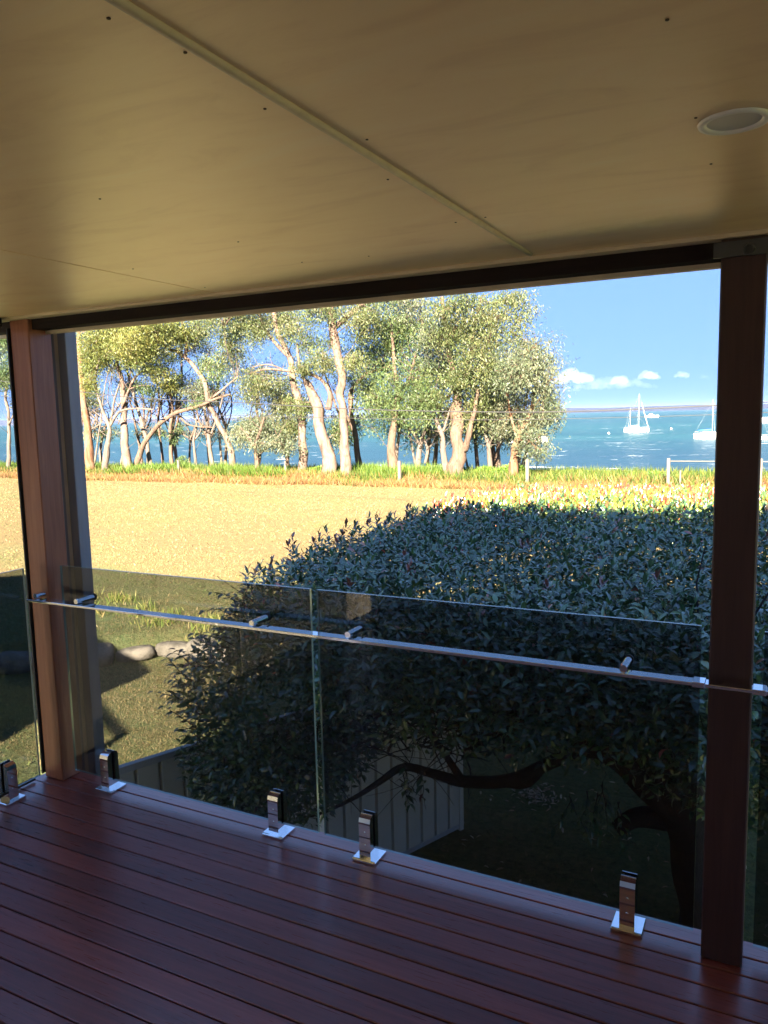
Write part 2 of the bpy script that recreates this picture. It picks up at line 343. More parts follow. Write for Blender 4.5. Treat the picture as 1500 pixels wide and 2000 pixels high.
# ------------------------------------------------------------------ clouds
M_cloud = bpy.data.materials.new("cloud"); M_cloud.use_nodes = True; nt = M_cloud.node_tree; nt.nodes.clear()
o_ = nd(M_cloud,'ShaderNodeOutputMaterial'); pv = nd(M_cloud,'ShaderNodeVolumePrincipled'); pv.inputs['Color'].default_value = (.86,.86,.93,1); pv.inputs['Density'].default_value = .0026; lk(M_cloud, pv.outputs[0], o_.inputs['Volume'])
S.cycles.volume_bounces = 2
def cloud(x0, x1, y0, y1, n, label):
    D = 4000; c = at((x0+x1)/2, y1, D); k = (at(x1,y1,D)-at(x0,y1,D)).length/(x1-x0)
    bm_ = MB(); rnd = random.Random(int(x0))
    for i in range(n):
        u = (i+.5)/n; prof = math.sin(math.pi*min(max(u,.06),.94))**.8; r = (y1-y0)*k*(.18+.30*prof*rnd.uniform(.35,1.25))
        cx_ = (u-.5)*(x1-x0)*k*.86; cz = r*.6+rnd.uniform(0,1)**1.4*prof*((y1-y0)*k*.95-1.4*r)+rnd.uniform(-.1,.12)*(y1-y0)*k; cyy = rnd.uniform(-1,1)*(x1-x0)*k*.18
        V = []; F = []
        for a in range(9):
            for b in range(14):
                th = math.pi*a/8; ph = 2*math.pi*b/14; V.append((cx_+r*1.25*math.sin(th)*math.cos(ph), cyy+r*math.sin(th)*math.sin(ph), cz+r*math.cos(th)*(.85 if th < 1.6 else .4)))
        for a in range(8):
            for b in range(14): F.append((a*14+b,(a+1)*14+b,(a+1)*14+(b+1)%14,a*14+(b+1)%14))
        bm_.add(V, F)
    o = bm_.build("cloud", M_cloud, None, True); o.location = c
    md = o.modifiers.new("r",'REMESH'); md.mode = 'VOXEL'; md.voxel_size = k*1.4; md.use_smooth_shade = True
    tx = bpy.data.textures.new("c",'CLOUDS'); tx.noise_scale = 6*k; tx.noise_depth = 4
    dm = o.modifiers.new("d",'DISPLACE'); dm.texture = tx; dm.strength = 9*k; dm.mid_level = .5
    return tag(o, label, 'cloud', 'small white clouds low over the bay')
cloud(1078, 1160, 720, 752, 16, "widest white cloud low in the sky touching the last tree's crown")
cloud(1192, 1226, 731, 752, 8, "faint small cloud between the wide cloud and the tall mast")
cloud(1246, 1288, 720, 744, 11, "bright white cloud right above the ketch's mast")
cloud(1316, 1346, 722, 740, 7, "small white cloud to the right of the bright one above the mast")
M_cloud_main = M_cloud; M_cloud = M_cloud.copy(); M_cloud.name = "thin_cloud"
[n for n in M_cloud.node_tree.nodes if n.type == 'PRINCIPLED_VOLUME'][0].inputs['Density'].default_value = .0007
cloud(1085, 1290, 736, 762, 26, "long faint cloud bank lying below the small puffs")
cloud(1362, 1388, 731, 742, 6, "faintest grey wisp of cloud beside the dark veranda post")

M_haze = bpy.data.materials.new("haze"); M_haze.use_nodes = True; M_haze.node_tree.nodes.clear()
o_ = nd(M_haze,'ShaderNodeOutputMaterial'); pv = nd(M_haze,'ShaderNodeVolumePrincipled'); pv.inputs['Color'].default_value = (.5,.62,1,1); pv.inputs['Density'].default_value = .000016; lk(M_haze, pv.outputs[0], o_.inputs['Volume'])
m = MB(); m.box((-17000,-400,-20),(17000,17500,85)); tag(m.build("haze", M_haze), "thin blue sea haze over the bay", kind='stuff')

# ================================================================== NEIGHBOUR GARAGE (its shadow lies on the lawn)
M_brick = mat("painted_wall", (.8,.76,.68), .8); base(M_brick, ramp(M_brick, noise_n(M_brick, coords(M_brick), 3, 5), [(.3,(.76,.72,.64)),(.7,(.82,.78,.70))]))
M_garage = mat("tan_brick", (.45,.075,.055), .85); base(M_garage, ramp(M_garage, noise_n(M_garage, coords(M_garage), 6, 5), [(.3,(.42,.34,.26)),(.7,(.52,.43,.33))]))
M_roof = mat("roof_steel", (.10,.11,.12), .4, .3); base(M_roof, ramp(M_roof, noise_n(M_roof, coords(M_roof), 2, 4), [(.3,(.09,.1,.11)),(.7,(.13,.14,.15))]))
g = empty("garage", (-13, -5, -2.65)); tag(g, "low gabled garage left of the veranda that shades the lawn", "garage")
zE, zR, XR, XE, XL = 2.6, 4.72, -12.95, -7.0, -18.9
m = MB(); m.add([(XE-.4,-1.4,-2.7),(XL+.4,-1.4,-2.7),(XL+.4,-1.4,zE),(XR,-1.4,zR-.15),(XE-.4,-1.4,zE), (XE-.4,-11,-2.7),(XL+.4,-11,-2.7),(XL+.4,-11,zE),(XR,-11,zR-.15),(XE-.4,-11,zE)],
      [(0,1,2,3,4),(9,8,7,6,5),(0,4,9,5),(1,6,7,2)]); o = m.build("wall", M_garage); o.parent = g; o.matrix_parent_inverse = Matrix.Translation(-Vector(g.location))
m = MB()
for xa, xb in ((XE, XR), (XL, XR)):
    m.add([(xa,-1,zE),(xb,-1,zR),(xb,-11.4,zR),(xa,-11.4,zE),(xa,-1,zE-.16),(xb,-1,zR-.16),(xb,-11.4,zR-.16),(xa,-11.4,zE-.16)],[(0,1,2,3),(7,6,5,4),(0,4,5,1),(1,5,6,2),(2,6,7,3),(3,7,4,0)])
o = m.build("roof", M_roof, g); o.matrix_parent_inverse = Matrix.Translation(-Vector(g.location))
m = MB()
m.tube([(-5.86,-1.25,1.6),(-7.1,-1.25,2.0)], [.07,.07], 4); m.tube([(-5.87,-1.25,1.6),(-5.87,-2.3,1.6)], [.05,.05], 4)
m.tube([(-5.87,-1.28,1.6),(-5.87,-1.28,-2.66)], [.03,.03], 6); o = m.build("side_frame", M_post, g); o.matrix_parent_inverse = Matrix.Translation(-Vector(g.location))

# ================================================================== HOUSE: deck, ceiling, beam, walls
deck = empty("deck"); tag(deck, "dark red hardwood veranda deck", kind='structure')
YE, XD0, XD1, PITCH = 2.49, -3.066, 3.6, .0885
def board(y0, y1, x0=XD0, x1=XD1, z1=0.0):
    m = MB(); L = x1-x0; W = y1-y0
    m.box((-L/2,-W/2,-.019),(L/2,W/2,0),0,.0022); o = m.build("board", M_deck, deck); o.location = ((x0+x1)/2,(y0+y1)/2,z1); return o
y = YE; first = True; k = 0
while y > -1.1:
    w = .0775 if first else PITCH-.0055
    board(y-w, y, z1=(0.0005*random.uniform(-1,1))); y -= w+.0055; first = False
m = MB(); m.box((XD0+.02,-1.15,-.30),(XD1,YE-.055,-.028)); m.build("joist_frame", M_beam, deck)
m = MB(); m.box((XD0+.004,YE-.05,-.26),(XD1,YE-.012,-.022)); m.build("fascia_board", M_deck, deck)
for x in (-2.9, .3, 3.3):
    m = MB(); m.box((x-.06,2.25,-2.7),(x+.06,2.37,-.30)); m.build("support_post", M_post, deck)

ZC = 2.115
ceil = empty("ceiling"); tag(ceil, "painted sheet ceiling of the veranda", kind='structure')
xs_ = [-3.20,-1.87,-.67,.53,1.73,3.6]
for i in range(5):
    a, b = xs_[i]+(.003 if i else 0), xs_[i+1]-.003
    if i == 0: a = -3.2
    m = MB(); m.box((a,-1.15,ZC),(b,2.44,ZC+.008)); m.build("ceiling_sheet", M_ceil, ceil)
m = MB(); m.box((-3.2,-1.15,ZC+.012),(3.6,2.44,ZC+.03)); m.build("ceiling_batten_frame", M_darkjoint, ceil)
m = MB(); m.tube([(-.67,-1.1,ZC+.0005),(-.67,2.30,ZC+.0005)],[.0085,.0085],10); m.build("cover_strip", M_trim, ceil, True)
m = MB(); m.tube([(.53,-1.1,ZC+.0005),(.53,2.30,ZC+.0005)],[.0085,.0085],10); m.build("cover_strip", M_trim, ceil, True)
sm = MB(); sm.tube([(0,0,.001),(0,0,-.0012)],[.0028,.0024],8); sme = sm.mesh("screw")
for (x, y) in [(-.709,.718),(-.69,.827),(-.709,1.026),(-.638,1.22),(-.707,1.437),(-.641,1.824),(-1.085,2.068),(-1.287,1.716),(-1.778,1.837),(-1.283,1.243),(-.137,1.047),(-.137,1.404),(-.134,1.673),(-.72,1.832),(-1.295,2.036),(-1.818,2.22)]:
    o = link("screw", sme, M_screw, ceil); o.location = (x, y, ZC)
m = MB(); m.box((-3.10,2.335,ZC-.012),(3.6,2.383,ZC-.0005)); m.build("ceiling_bead", M_trim, ceil)

beam = empty("roof_beam", (0,2.42,2.06)); tag(beam, "dark timber beam across the front of the veranda under the ceiling", "beam")
inv = Matrix.Translation(-Vector(beam.location))
def bpart(name, a, b, mt):
    m = MB(); m.box(a, b, 0, .002); o = m.build(name, mt, beam); o.matrix_parent_inverse = inv; return o
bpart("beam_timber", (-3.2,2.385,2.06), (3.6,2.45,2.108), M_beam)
bpart("outer_lip", (-3.25,2.4525,2.046), (3.6,2.475,2.30), M_trim)
bpart("gutter", (-3.3,2.478,2.16), (3.6,2.60,2.29), M_greymetal)
sb = empty("side_beam", (-3.05,0.6,2.06)); tag(sb, "short dark beam over the left end of the veranda", "beam")
m = MB(); m.box((-3.09,-1.1,2.075),(-3.03,2.33,ZC-.003),0,.002); o = m.build("beam_timber", M_beam, sb); o.matrix_parent_inverse = Matrix.Translation(-Vector(sb.location))
hs = empty("house"); tag(hs, "rear wall and roof of the house behind the veranda", kind='structure')
m = MB(); m.box((-3.2,-1.5,-2.7),(5,-1.16,2.6)); m.build("wall", M_brick, hs)
M_dglass = mat("dark_door_glass", (.02,.022,.025), .05)
for x in (.6,1.85):
    m = MB(); m.box((x,-1.155,.06),(x+1.22,-1.13,2.0)); m.build("door_pane", M_dglass, hs)
m = MB(); m.add([(-3.3,2.478,2.31),(3.62,2.478,2.31),(3.62,-7,2.9),(-3.3,-7,2.9),(-3.3,2.478,2.13),(3.62,2.478,2.13),(3.62,-7,2.6),(-3.3,-7,2.6)],
   [(0,1,2,3),(7,6,5,4),(0,4,5,1),(1,5,6,2),(2,6,7,3),(3,7,4,0)]); m.build("roof", M_roof, hs)
m = MB(); m.box((-3.2,-7,2.95),(5,-1.7,5.2)); m.build("added_upper_wall", M_brick, hs)  # unseen upper storey, added so that its shadow covers the hedge
m = MB(); m.box((-3.77,-7.6,5.22),(5.6,-1.35,5.40)); m.build("added_upper_roof", M_roof, hs)  # added with the storey; its front edge sets the hedge's shadow line

# posts
def post(x0, x1, y0, y1, z0, z1, mt, name, label, bev=.004):
    e = empty(name, ((x0+x1)/2,(y0+y1)/2,z0)); tag(e, label, "post")
    m = MB(); m.box((-(x1-x0)/2,-(y1-y0)/2,0),((x1-x0)/2,(y1-y0)/2,z1-z0),0,bev); m.build("shaft", mt, e); return e
pl = post(-3.030,-2.912,2.365,2.484,.0012,2.106,M_post,"veranda_post","square red timber corner post at the left end of the glass balustrade")
M_post_shade = wood("post_timber_shade", (.045,.021,.019), (.075,.036,.032), 2, .45)  # same timber as the corner post, interior shade put into the colour
pr = post(-.157,-.043,2.35,2.449,.0012,2.106,M_post_shade,"veranda_post","timber post coloured in shade on the right cutting across the sea view")
m = MB(); m.box((-.075,-.062,2.052),(.09,-.052,2.092)); m.build("head_bracket", M_bulk, pr)
m = MB(); m.tube([(.012+.014*math.cos(a*.5236), -.068, 2.066+.014*math.sin(a*.5236)) for a in range(13)], [.0035]*13, 6); m.build("hook", M_bulk, pr, True)
gp = post(-3.012,-2.88,2.53,2.595,-2.66,2.12,M_greymetal,"steel_post","charcoal grey square metal post just outside the corner timber post",.003)
m = MB(); m.box((-.004,-.0345,0),(.018,-.0331,4.77)); m.build("pale_edge_strip", M_trim, gp)

# blind on the left end
bl = empty("clear_blind", (-3.037, 1.26, .02)); tag(bl, "full height tinted clear blind left of the corner timber post", "blind")
m = MB(); m.box((-.0006,-1.9,0),(.0006,1.094,2.05)); m.build("film", M_film, bl)
m = MB(); m.box((-.004,1.094,0),(.004,1.16,2.05)); m.build("edge_tape", M_black, bl)
m = MB(); m.box((-.008,-1.9,-.012),(.008,1.05,-.001)); m.build("bottom_bar", M_black, bl)

# ------------------------------------------------------------------ glass panes
def pane(x0, x1, label, axis='X', fx=None, z0=.045, z1=1.015):
    g = .006; m = MB(); W = x1-x0
    a = (0, -g, 0); b = (W, g, z1-z0)
    V = [(0,-g,0),(W,-g,0),(W,g,0),(0,g,0),(0,-g,z1-z0),(W,-g,z1-z0),(W,g,z1-z0),(0,g,z1-z0)]
    F = [(0,1,5,4),(2,3,7,6)]; m.add(V, F, 0); m.add(V, [(0,3,2,1),(4,5,6,7),(1,2,6,5),(3,0,4,7)], 1)
    o = m.build("glass_balustrade", (M_glass, M_edge))
    if axis == 'X': o.location = (x0, 2.411, z0)
    else: o.location = (fx, x0, z0); o.rotation_euler = (0,0,math.pi/2)
    return tag(o, label, "glass balustrade", "tinted glass balustrade panels")
pane(-2.875,-1.546,"tinted balustrade glass between the corner timber post and the narrow gap")
pane(-1.517,-.184,"tinted balustrade glass between the narrow gap and the dark right post")
pane(-.016,1.31,"tinted balustrade glass at the photo's right edge, past the dark post")
pane(1.34,2.67,"tinted balustrade glass out of frame to the right")
pane(1.0,2.30,"tinted balustrade glass on the left end of the deck, left of the corner post",'Y',-2.985)
pane(-.35,.97,"tinted balustrade glass on the left end nearest the house",'Y',-2.985)

# ------------------------------------------------------------------ spigots
def spigot_meshes():
    r = {}
    m = MB(); m.box((-.049,-.049,0),(.049,.049,.0115),0,.0025); r['base_plate'] = m.mesh("base_plate")
    m = MB()                                                      # front jaw with sloped top
    P = [(-.0335,.0115),(-.0335,.150),(-.029,.166),(-.012,.1765),(-.009,.1765),(-.009,.046),(.009,.046),(.009,.0115)]
    h = .0235; n = len(P); V = [(-h,y,z) for y,z in P]+[(h,y,z) for y,z in P]
    F = [(k,(k+1)%n,(k+1)%n+n,k+n) for k in range(n)]; F += [tuple(range(n-1,-1,-1)), tuple(range(n,2*n))]; m.add(V, F); r['front_jaw'] = m.mesh("front_jaw")
    m = MB(); P = [(.0092,.0115),(.0092,.1765),(.014,.1765),(.026,.170),(.0305,.155),(.0305,.0115)]; n = len(P); V = [(-h,y,z) for y,z in P]+[(h,y,z) for y,z in P]
    F = [(k,(k+1)%n,(k+1)%n+n,k+n) for k in range(n)]; F += [tuple(range(n-1,-1,-1)), tuple(range(n,2*n))]; m.add(V, F); r['back_jaw'] = m.mesh("back_jaw")
    m = MB(); m.box((-.0225,-.0088,.0465),(.0225,-.0064,.172)); m.box((-.0225,.0064,.0465),(.0225,.009,.172)); r['rubber_pad'] = m.mesh("rubber_pad")
    m = MB(); m.tube([(0,-.0333,0),(0,-.0355,0)],[.0045,.004],12); r['bolt'] = m.mesh("bolt")
    return r
SP = spigot_meshes()
for k, me_ in SP.items():
    me_.materials.append(M_rubber if k == 'rubber_pad' else M_chrome)
def spigot(x, y, rot, label):
    e = empty("glass_clamp", (x, y, .0008)); e.rotation_euler = (0,0,rot); tag(e, label, "glass clamp", "chrome clamps holding the balustrade glass")
    for k in ('base_plate','front_jaw','back_jaw','rubber_pad'): o = bpy.data.objects.new(k, SP[k]); COL.objects.link(o); o.parent = e
    for z in (.062,.112): o = bpy.data.objects.new('bolt', SP['bolt']); COL.objects.link(o); o.parent = e; o.location = (0,0,z)
spigot(-2.655,2.411,0,"chrome glass clamp nearest the foot of the corner timber post")
spigot(-1.738,2.411,0,"chrome glass clamp just left of the gap between the two panes")
spigot(-1.325,2.411,0,"chrome glass clamp just right of the gap between the two panes")
spigot(-.378,2.411,0,"chrome glass clamp nearest the foot of the dark right post")
spigot(-2.985,2.137,math.pi/2*1,"chrome glass clamp at the photo's left edge on the deck's side")

# ------------------------------------------------------------------ handrail
hr = empty("handrail", (-1.5,2.31,.873)); tag(hr, "flat polished chrome handrail running across the glass panes", "handrail"); inv = Matrix.Translation(-Vector(hr.location))
def hp(name, m, mt=M_chrome, smooth=False):
    o = m.build(name, mt, hr, smooth); o.matrix_parent_inverse = inv; return o
m = MB(); m.box((-2.965,2.290,.868),(3.4,2.336,.878),0,.0012); hp("rail_bar", m)
for x in (-2.668,-1.742,-1.328,-.388,.35,1.0):
    m = MB(); m.tube([(x,2.300,.8905),(x,2.3955,.8905)],[.0115,.0115],16); hp("bracket", m)
    m = MB(); m.tube([(x,2.3958,.8905),(x,2.4045,.8905)],[.0145,.0145],16); hp("rubber_washer", m, M_rubber)
m = MB(); m.tube([(-2.935,2.31,.8905),(-2.935,2.364,.8905)],[.0115,.0115],16); hp("bracket", m)
for a in (-.196,-.040):
    m = MB(); m.box((a,2.287,.8655),(a+.034,2.339,.8812),0,.001); hp("joiner_sleeve", m)

# ------------------------------------------------------------------ downlight
dl = empty("downlight", (-.083,1.450,ZC)); tag(dl, "round unlit white downlight set in the veranda ceiling", "light")
m = MB(); N = 40; prof = [(.0560,-.0005),(.0545,-.0045),(.048,-.0060),(.0425,-.0035),(.0415,-.0012)]
V = [(r*math.cos(2*math.pi*k/N), r*math.sin(2*math.pi*k/N), z) for r, z in prof for k in range(N)]
m.add(V, [(i*N+k,(i+1)*N+k,(i+1)*N+(k+1)%N,i*N+(k+1)%N) for i in range(len(prof)-1) for k in range(N)]); m.build("trim_ring", M_white, dl, True)
m = MB(); m.add([(.0415*math.cos(2*math.pi*k/N),.0415*math.sin(2*math.pi*k/N),-.0014) for k in range(N)]+[(0,0,-.0022)], [((k+1)%N,k,N) for k in range(N)]); m.build("diffuser", M_diffuser, dl, True)

# ================================================================== STEEL PANEL FENCE
M_fence = mat("beige_fence_steel", (.45,.42,.36), .5); base(M_fence, ramp(M_fence, noise_n(M_fence, coords(M_fence,(1,1,.6)), 3, 5), [(.3,(.58,.54,.45)),(.7,(.66,.62,.53))]))
M_fcap = mat("fence_rail_steel", (.42,.42,.42), .35)
FA, FB = Vector((-5.05,1.9)), Vector((-2.83,7.13)); Lf = (FB-FA).length
fe = empty("panel_fence", (FA.x,FA.y,-2.65)); fe.rotation_euler = (0,0,math.atan2((FB-FA).y,(FB-FA).x)); tag(fe, "beige ribbed steel fence running away below the deck under the hedge", "fence")
n = 3; pw = Lf/n; me0 = None
rib = .19; T = .04
for i in range(n):
    if me0 is None:
        prof = []; x = .03
        while x < pw-.03-.01:
            prof += [(x,0),(x+.150,0),(x+.158,T),(x+.178,T),(x+.186,0)]; x += rib
        prof = [q for q in prof if q[0] <= pw-.03]+[(pw-.03,0)]
        m = MB(); K = len(prof); V = [(a,b,.07) for a,b in prof]+[(a,b,1.77) for a,b in prof]+[(a,b+.0016,.07) for a,b in prof]+[(a,b+.0016,1.77) for a,b in prof]
        F = [(k,k+1,K+k+1,K+k) for k in range(K-1)]+[(2*K+k+1,2*K+k,3*K+k,3*K+k+1) for k in range(K-1)]; m.add(V, F); me0 = m.mesh("ribbed_sheet")
    o = link("ribbed_sheet", me0, M_fence, fe); o.location = (i*pw,-T/2,0)
for i in range(n+1):
    m = MB(); m.box((i*pw-.028,-.032,-.05),(i*pw+.028,.032,1.80),0,.003); m.build("fence_post", M_fence, fe)
for i in range(n):
    m = MB(); m.box((i*pw+.03,-.026,1.76),((i+1)*pw-.03,.026,1.815),0,.004); m.build("top_rail", M_fcap, fe)
    m = MB(); m.box((i*pw+.03,-.026,.03),((i+1)*pw-.03,.026,.08),0,.004); m.build("bottom_rail", M_fcap, fe)

# ================================================================== ROCK EDGING
M_rock = mat("sandstone", (.4,.34,.27), .9, 0, .2); v = coords(M_rock); f = noise_n(M_rock, v, 3, 7, .7, .5); base(M_rock, ramp(M_rock, f, [(.3,(.05,.042,.034)),(.45,(.14,.12,.098)),(.6,(.21,.18,.15)),(.75,(.24,.14,.065))])); bump(M_rock, noise_n(M_rock, v, 12, 7, .7), .7, .03)
rk = empty("rock_edging", (-9,10.75,-2.65)); tag(rk, "row of pale sandstone boulders retaining the upper lawn", "rock wall")
x = -13.6; i = 0
while x < 1.5:
    w = random.uniform(.4,.85); h = random.uniform(.26,.40); d = random.uniform(.4,.6)
    bm_ = MB(); V = []; F = []; NA, NB = 9, 14
    for a in range(NA):
        for b in range(NB):
            th = math.pi*a/(NA-1); ph = 2*math.pi*b/NB
            p = Vector((math.sin(th)*math.cos(ph), math.sin(th)*math.sin(ph), math.cos(th)))
            p = Vector((math.copysign(abs(p.x)**.55,p.x)*w/2, math.copysign(abs(p.y)**.55,p.y)*d/2, math.copysign(abs(p.z)**.6,p.z)*h/2))
            p *= 1+.16*noise.noise(p*3.3+Vector((i*7,0,0)))+.05*noise.noise(p*11+Vector((i*7,0,0))); V.append(p)
    for a in range(NA-1):
        for b in range(NB): F.append((a*NB+b,(a+1)*NB+b,(a+1)*NB+(b+1)%NB,a*NB+(b+1)%NB))
    bm_.add(V, F); o = bm_.build("rock", M_rock, rk, True); xc = x+w/2; yc = wall_y(xc)+.1
    o.location = (xc+9, yc-10.75, h*.36+.02); o.rotation_euler = (random.uniform(-.15,.15),random.uniform(-.15,.15),(math.atan(.95) if xc < -9.6 else 0)+random.uniform(-.2,.2))
    x += w*(.98 if xc > -9.6 else .72); i += 1

# ================================================================== LILLY PILLY HEDGE
hd = empty("hedge_tree", (-.5,6.5,-2.65)); tag(hd, "broad clipped dark green hedge tree spreading below the deck, red shoots on top", "hedge")
hinv = Matrix.Translation(-Vector(hd.location))
def hpart(name, o): o.parent = hd; o.matrix_parent_inverse = hinv; return o
def limb(pts, rr, name="branch", seg=9, wob=.25):
    P, R = spline(pts, rr, 5)
    P = [p+Vector((noise.noise(p*2.1),noise.noise(p*2.1+Vector((9,0,0))),noise.noise(p*2.1+Vector((0,9,0)))))*min(.06,R[i]*.9) for i, p in enumerate(P)]
    m = MB(); m.tube(P, R, seg, 0, True, wob); return hpart(name, m.build(name, M_bark_dark, None, True)), P
def A3(l): return [at(*p) for p in l]
limb([(-.42,6.45,-2.75),(-.44,6.42,-2.3)]+A3([(1345,1640,6.3),(1320,1560,6.2),(1280,1490,6.15),(1255,1420,6.2),(1250,1350,6.4)]), [.20,.17,.16,.20,.23,.19,.12], "trunk", 14)
limb(A3([(1320,1580,6.2),(1270,1545,6.05),(1220,1490,5.9),(1150,1470,5.7),(1080,1490,5.5),(1000,1522,5.4),(900,1528,5.3),(850,1515,5.2),(790,1500,5.1),(740,1530,5.0),(690,1560,4.9),(620,1590,4.8),(560,1600,4.7)]), [.12,.11,.09,.06,.05,.05,.045,.038,.03,.022,.016,.01,.005])
limb(A3([(1290,1600,6.2),(1240,1602,6.0),(1205,1622,5.9)]), [.10,.075,.06])
limb(A3([(1060,1495,5.5),(1030,1530,5.45),(990,1532,5.4),(985,1520,5.4)]), [.035,.028,.02,.018])
limb(A3([(1290,1500,6.15),(1340,1470,6.2),(1400,1420,6.4),(1470,1380,6.8)]), [.1,.07,.05,.03])
limb(A3([(1262,1440,6.2),(1180,1420,6.2),(1090,1380,6.3),(960,1360,6.4),(840,1330,6.6),(730,1300,6.8),(640,1280,7)]), [.11,.08,.06,.05,.035,.025,.012])
limb(A3([(1250,1400,6.3),(1180,1350,6.8),(1080,1300,7.5),(980,1260,8.3)]), [.09,.06,.04,.02])
limb(A3([(1250,1380,6.4),(1300,1300,7.2),(1380,1240,8.2)]), [.08,.05,.02])
limb(A3([(900,1528,5.3),(870,1480,5.3),(840,1430,5.4),(790,1400,5.5),(700,1390,5.6)]), [.035,.028,.02,.014,.008])
rb = random.Random(3)
bm_ = MB()
for i in range(260):        # fine branches rising into the crown and hanging below it
    x0, y0, Y0 = rb.uniform(620,1360), rb.uniform(1330,1470), rb.uniform(4.6,7.5)
    p = at(x0, y0, Y0); q = [p]; d = Vector((rb.uniform(-1,1),rb.uniform(-.6,.6),rb.uniform(-.15,.8)))*.22
    for k in range(5):
        d = d*.9+Vector((rb.uniform(-.08,.08),rb.uniform(-.08,.08),rb.uniform(-.05,.07))); q.append(q[-1]+d)
    r0 = rb.uniform(.006,.016); bm_.tube(q, [r0*(1-k*.15) for k in range(6)], 5, 0, False)
for i in range(110):
    p = at(rb.uniform(620,960), rb.uniform(1340,1470), rb.uniform(4.8,5.9)); q = [p]; d = Vector((rb.uniform(-1,1),rb.uniform(-.4,.4),rb.uniform(-.55,.35))).normalized()*rb.uniform(.07,.13)
    for k in range(6): d = d*.98+Vector((rb.uniform(-.04,.04),rb.uniform(-.04,.04),rb.uniform(-.03,.035))); q.append(q[-1]+d)
    r0 = rb.uniform(.004,.010); bm_.tube(q, [r0*(1-k*.12) for k in range(7)], 5, 0, False)
hpart("fine_branches", tag(bm_.build("fine_branches", M_bark_dark, None, True), kind='stuff'))

C1, H1 = np.array([.2,7.9,-.03]), np.array([4.42,4.1,.62])
def hedge_pts(n, C, H, ex, lo, hi, top_only=False):
    out = []
    while sum(map(len, out)) < n:
        Q = rng.uniform(-1,1,(n*3,3)); r = (np.abs(Q)**ex).sum(1)**(1/ex); k = (r > lo) & (r < hi)
        Q = Q[k]
        if top_only: Q = Q[Q[:,2] > -.2]
        P = C+Q*H; out.append(P)
    return np.concatenate(out)[:n]
RED = [(.32,.07,.04),(.42,.13,.05),(.28,.09,.06)]; YEL = [(.09,.125,.02),(.13,.145,.022),(.07,.11,.02)]
GRN = [(.035,.095,.035),(.05,.12,.038),(.03,.075,.038),(.085,.14,.04)]
def hedge_leafset(P, out, size=(.045,.088), tmpl=T_LEAF, redf=1.0, flat=.9):
    n = len(P); D = rdir(n)*.8+out*.6; D[:,2] *= .7; N = rdir(n)*.65; N[:,2] += flat
    L = rng.uniform(*size, n); t = pick(GRN, n, .25)
    patch = vnoise(P, .9, 3)+.6*vnoise(P, 2.7, 8)
    top = P[:,2] > .44
    r = rng.random(n)
    far = np.clip((P[:,1]-8.3)/1.6, 0, 1); left = np.clip((-3.1-P[:,0])/.8, 0, 1)*(P[:,2] > .1)
    pr = (.03+.30*np.clip(patch,0,1)*np.maximum(far*.9,left)+.16*left+.10*far)*redf*np.where(top|(left>.3),1,.25); py = (.05+.42*far)*np.where(top,1,.3)  # extra yellow in the far band puts sunlight into the leaf colour
    red = r < pr; ye = (~red) & (r < pr+py)
    t[red] = pick(RED, int(red.sum()), .2); t[ye] = pick(YEL, int(ye.sum()), .2)
    return leaves(P, D, N, L, L*rng.uniform(.36,.46,n), t, tmpl)
def outdir(P, C, H): d = (P-C)/(H*H); return norm(d)
P1 = hedge_pts(105000, C1, H1, 4.2, .75, 1.0, True)
P1[:,2] += .10*vnoise(P1*np.array([1,1,0]), 1.1, 2)+.04*vnoise(P1*np.array([1,1,0]), 3.0, 4)
k = (P1[:,2] < -.30) & (rng.random(len(P1)) < .6); P1 = P1[~k]
P1 = P1[(P1[:,0] < 3.4)]
Pin = hedge_pts(52000, C1+np.array([0,0,.1]), H1*np.array([.97,.95,.85]), 4, .2, .95); Pin = Pin[Pin[:,0] < 3.2]
Pb = np.column_stack([rng.uniform(-2.6,2.8,17000), rng.uniform(4.6,10.6,17000), rng.uniform(-.34,-.08,17000)]); Pb = Pb[vnoise(Pb,1.3,77) > -.42]
C2, H2 = np.array([-3.36,4.95,-.56]), np.array([.66,1.1,.84])
P2 = hedge_pts(11000, C2, H2, 2.4, .45, 1.0); P2 = P2[vnoise(P2, 1.6, 11) > -.28]
C3, H3 = np.array([-1.9,5.0,-.12]), np.array([1.9,1.0,.45])
P3 = hedge_pts(7000, C3, H3, 2.2, .3, 1.0); P3 = P3[vnoise(P3, 1.5, 21) > -.02]
C4, H4 = np.array([.1,5.2,-.27]), np.array([1.2,1.1,.5])
P4 = hedge_pts(6500, C4, H4, 2.2, .2, 1.0); P4 = P4[vnoise(P4, 1.4, 31) > -.12]
C5, H5 = np.array([-3.2,4.55,-.95]), np.array([.5,.6,.42])
P5 = hedge_pts(2200, C5, H5, 2.2, .2, 1.0); P5 = P5[vnoise(P5, 2.0, 41) > -.05]
sets = [hedge_leafset(P1, outdir(P1,C1,H1)), hedge_leafset(Pin, outdir(Pin,C1,H1)), hedge_leafset(Pb, outdir(Pb,C1,H1), flat=.5, redf=.05), hedge_leafset(P2, outdir(P2,C2,H2), redf=.3, flat=.3), hedge_leafset(P3, outdir(P3,C3,H3), flat=.3, redf=.1),
        hedge_leafset(P4, outdir(P4,C4,H4), flat=.3, redf=.1), hedge_leafset(P5, outdir(P5,C5,H5), flat=.2, redf=.1)]
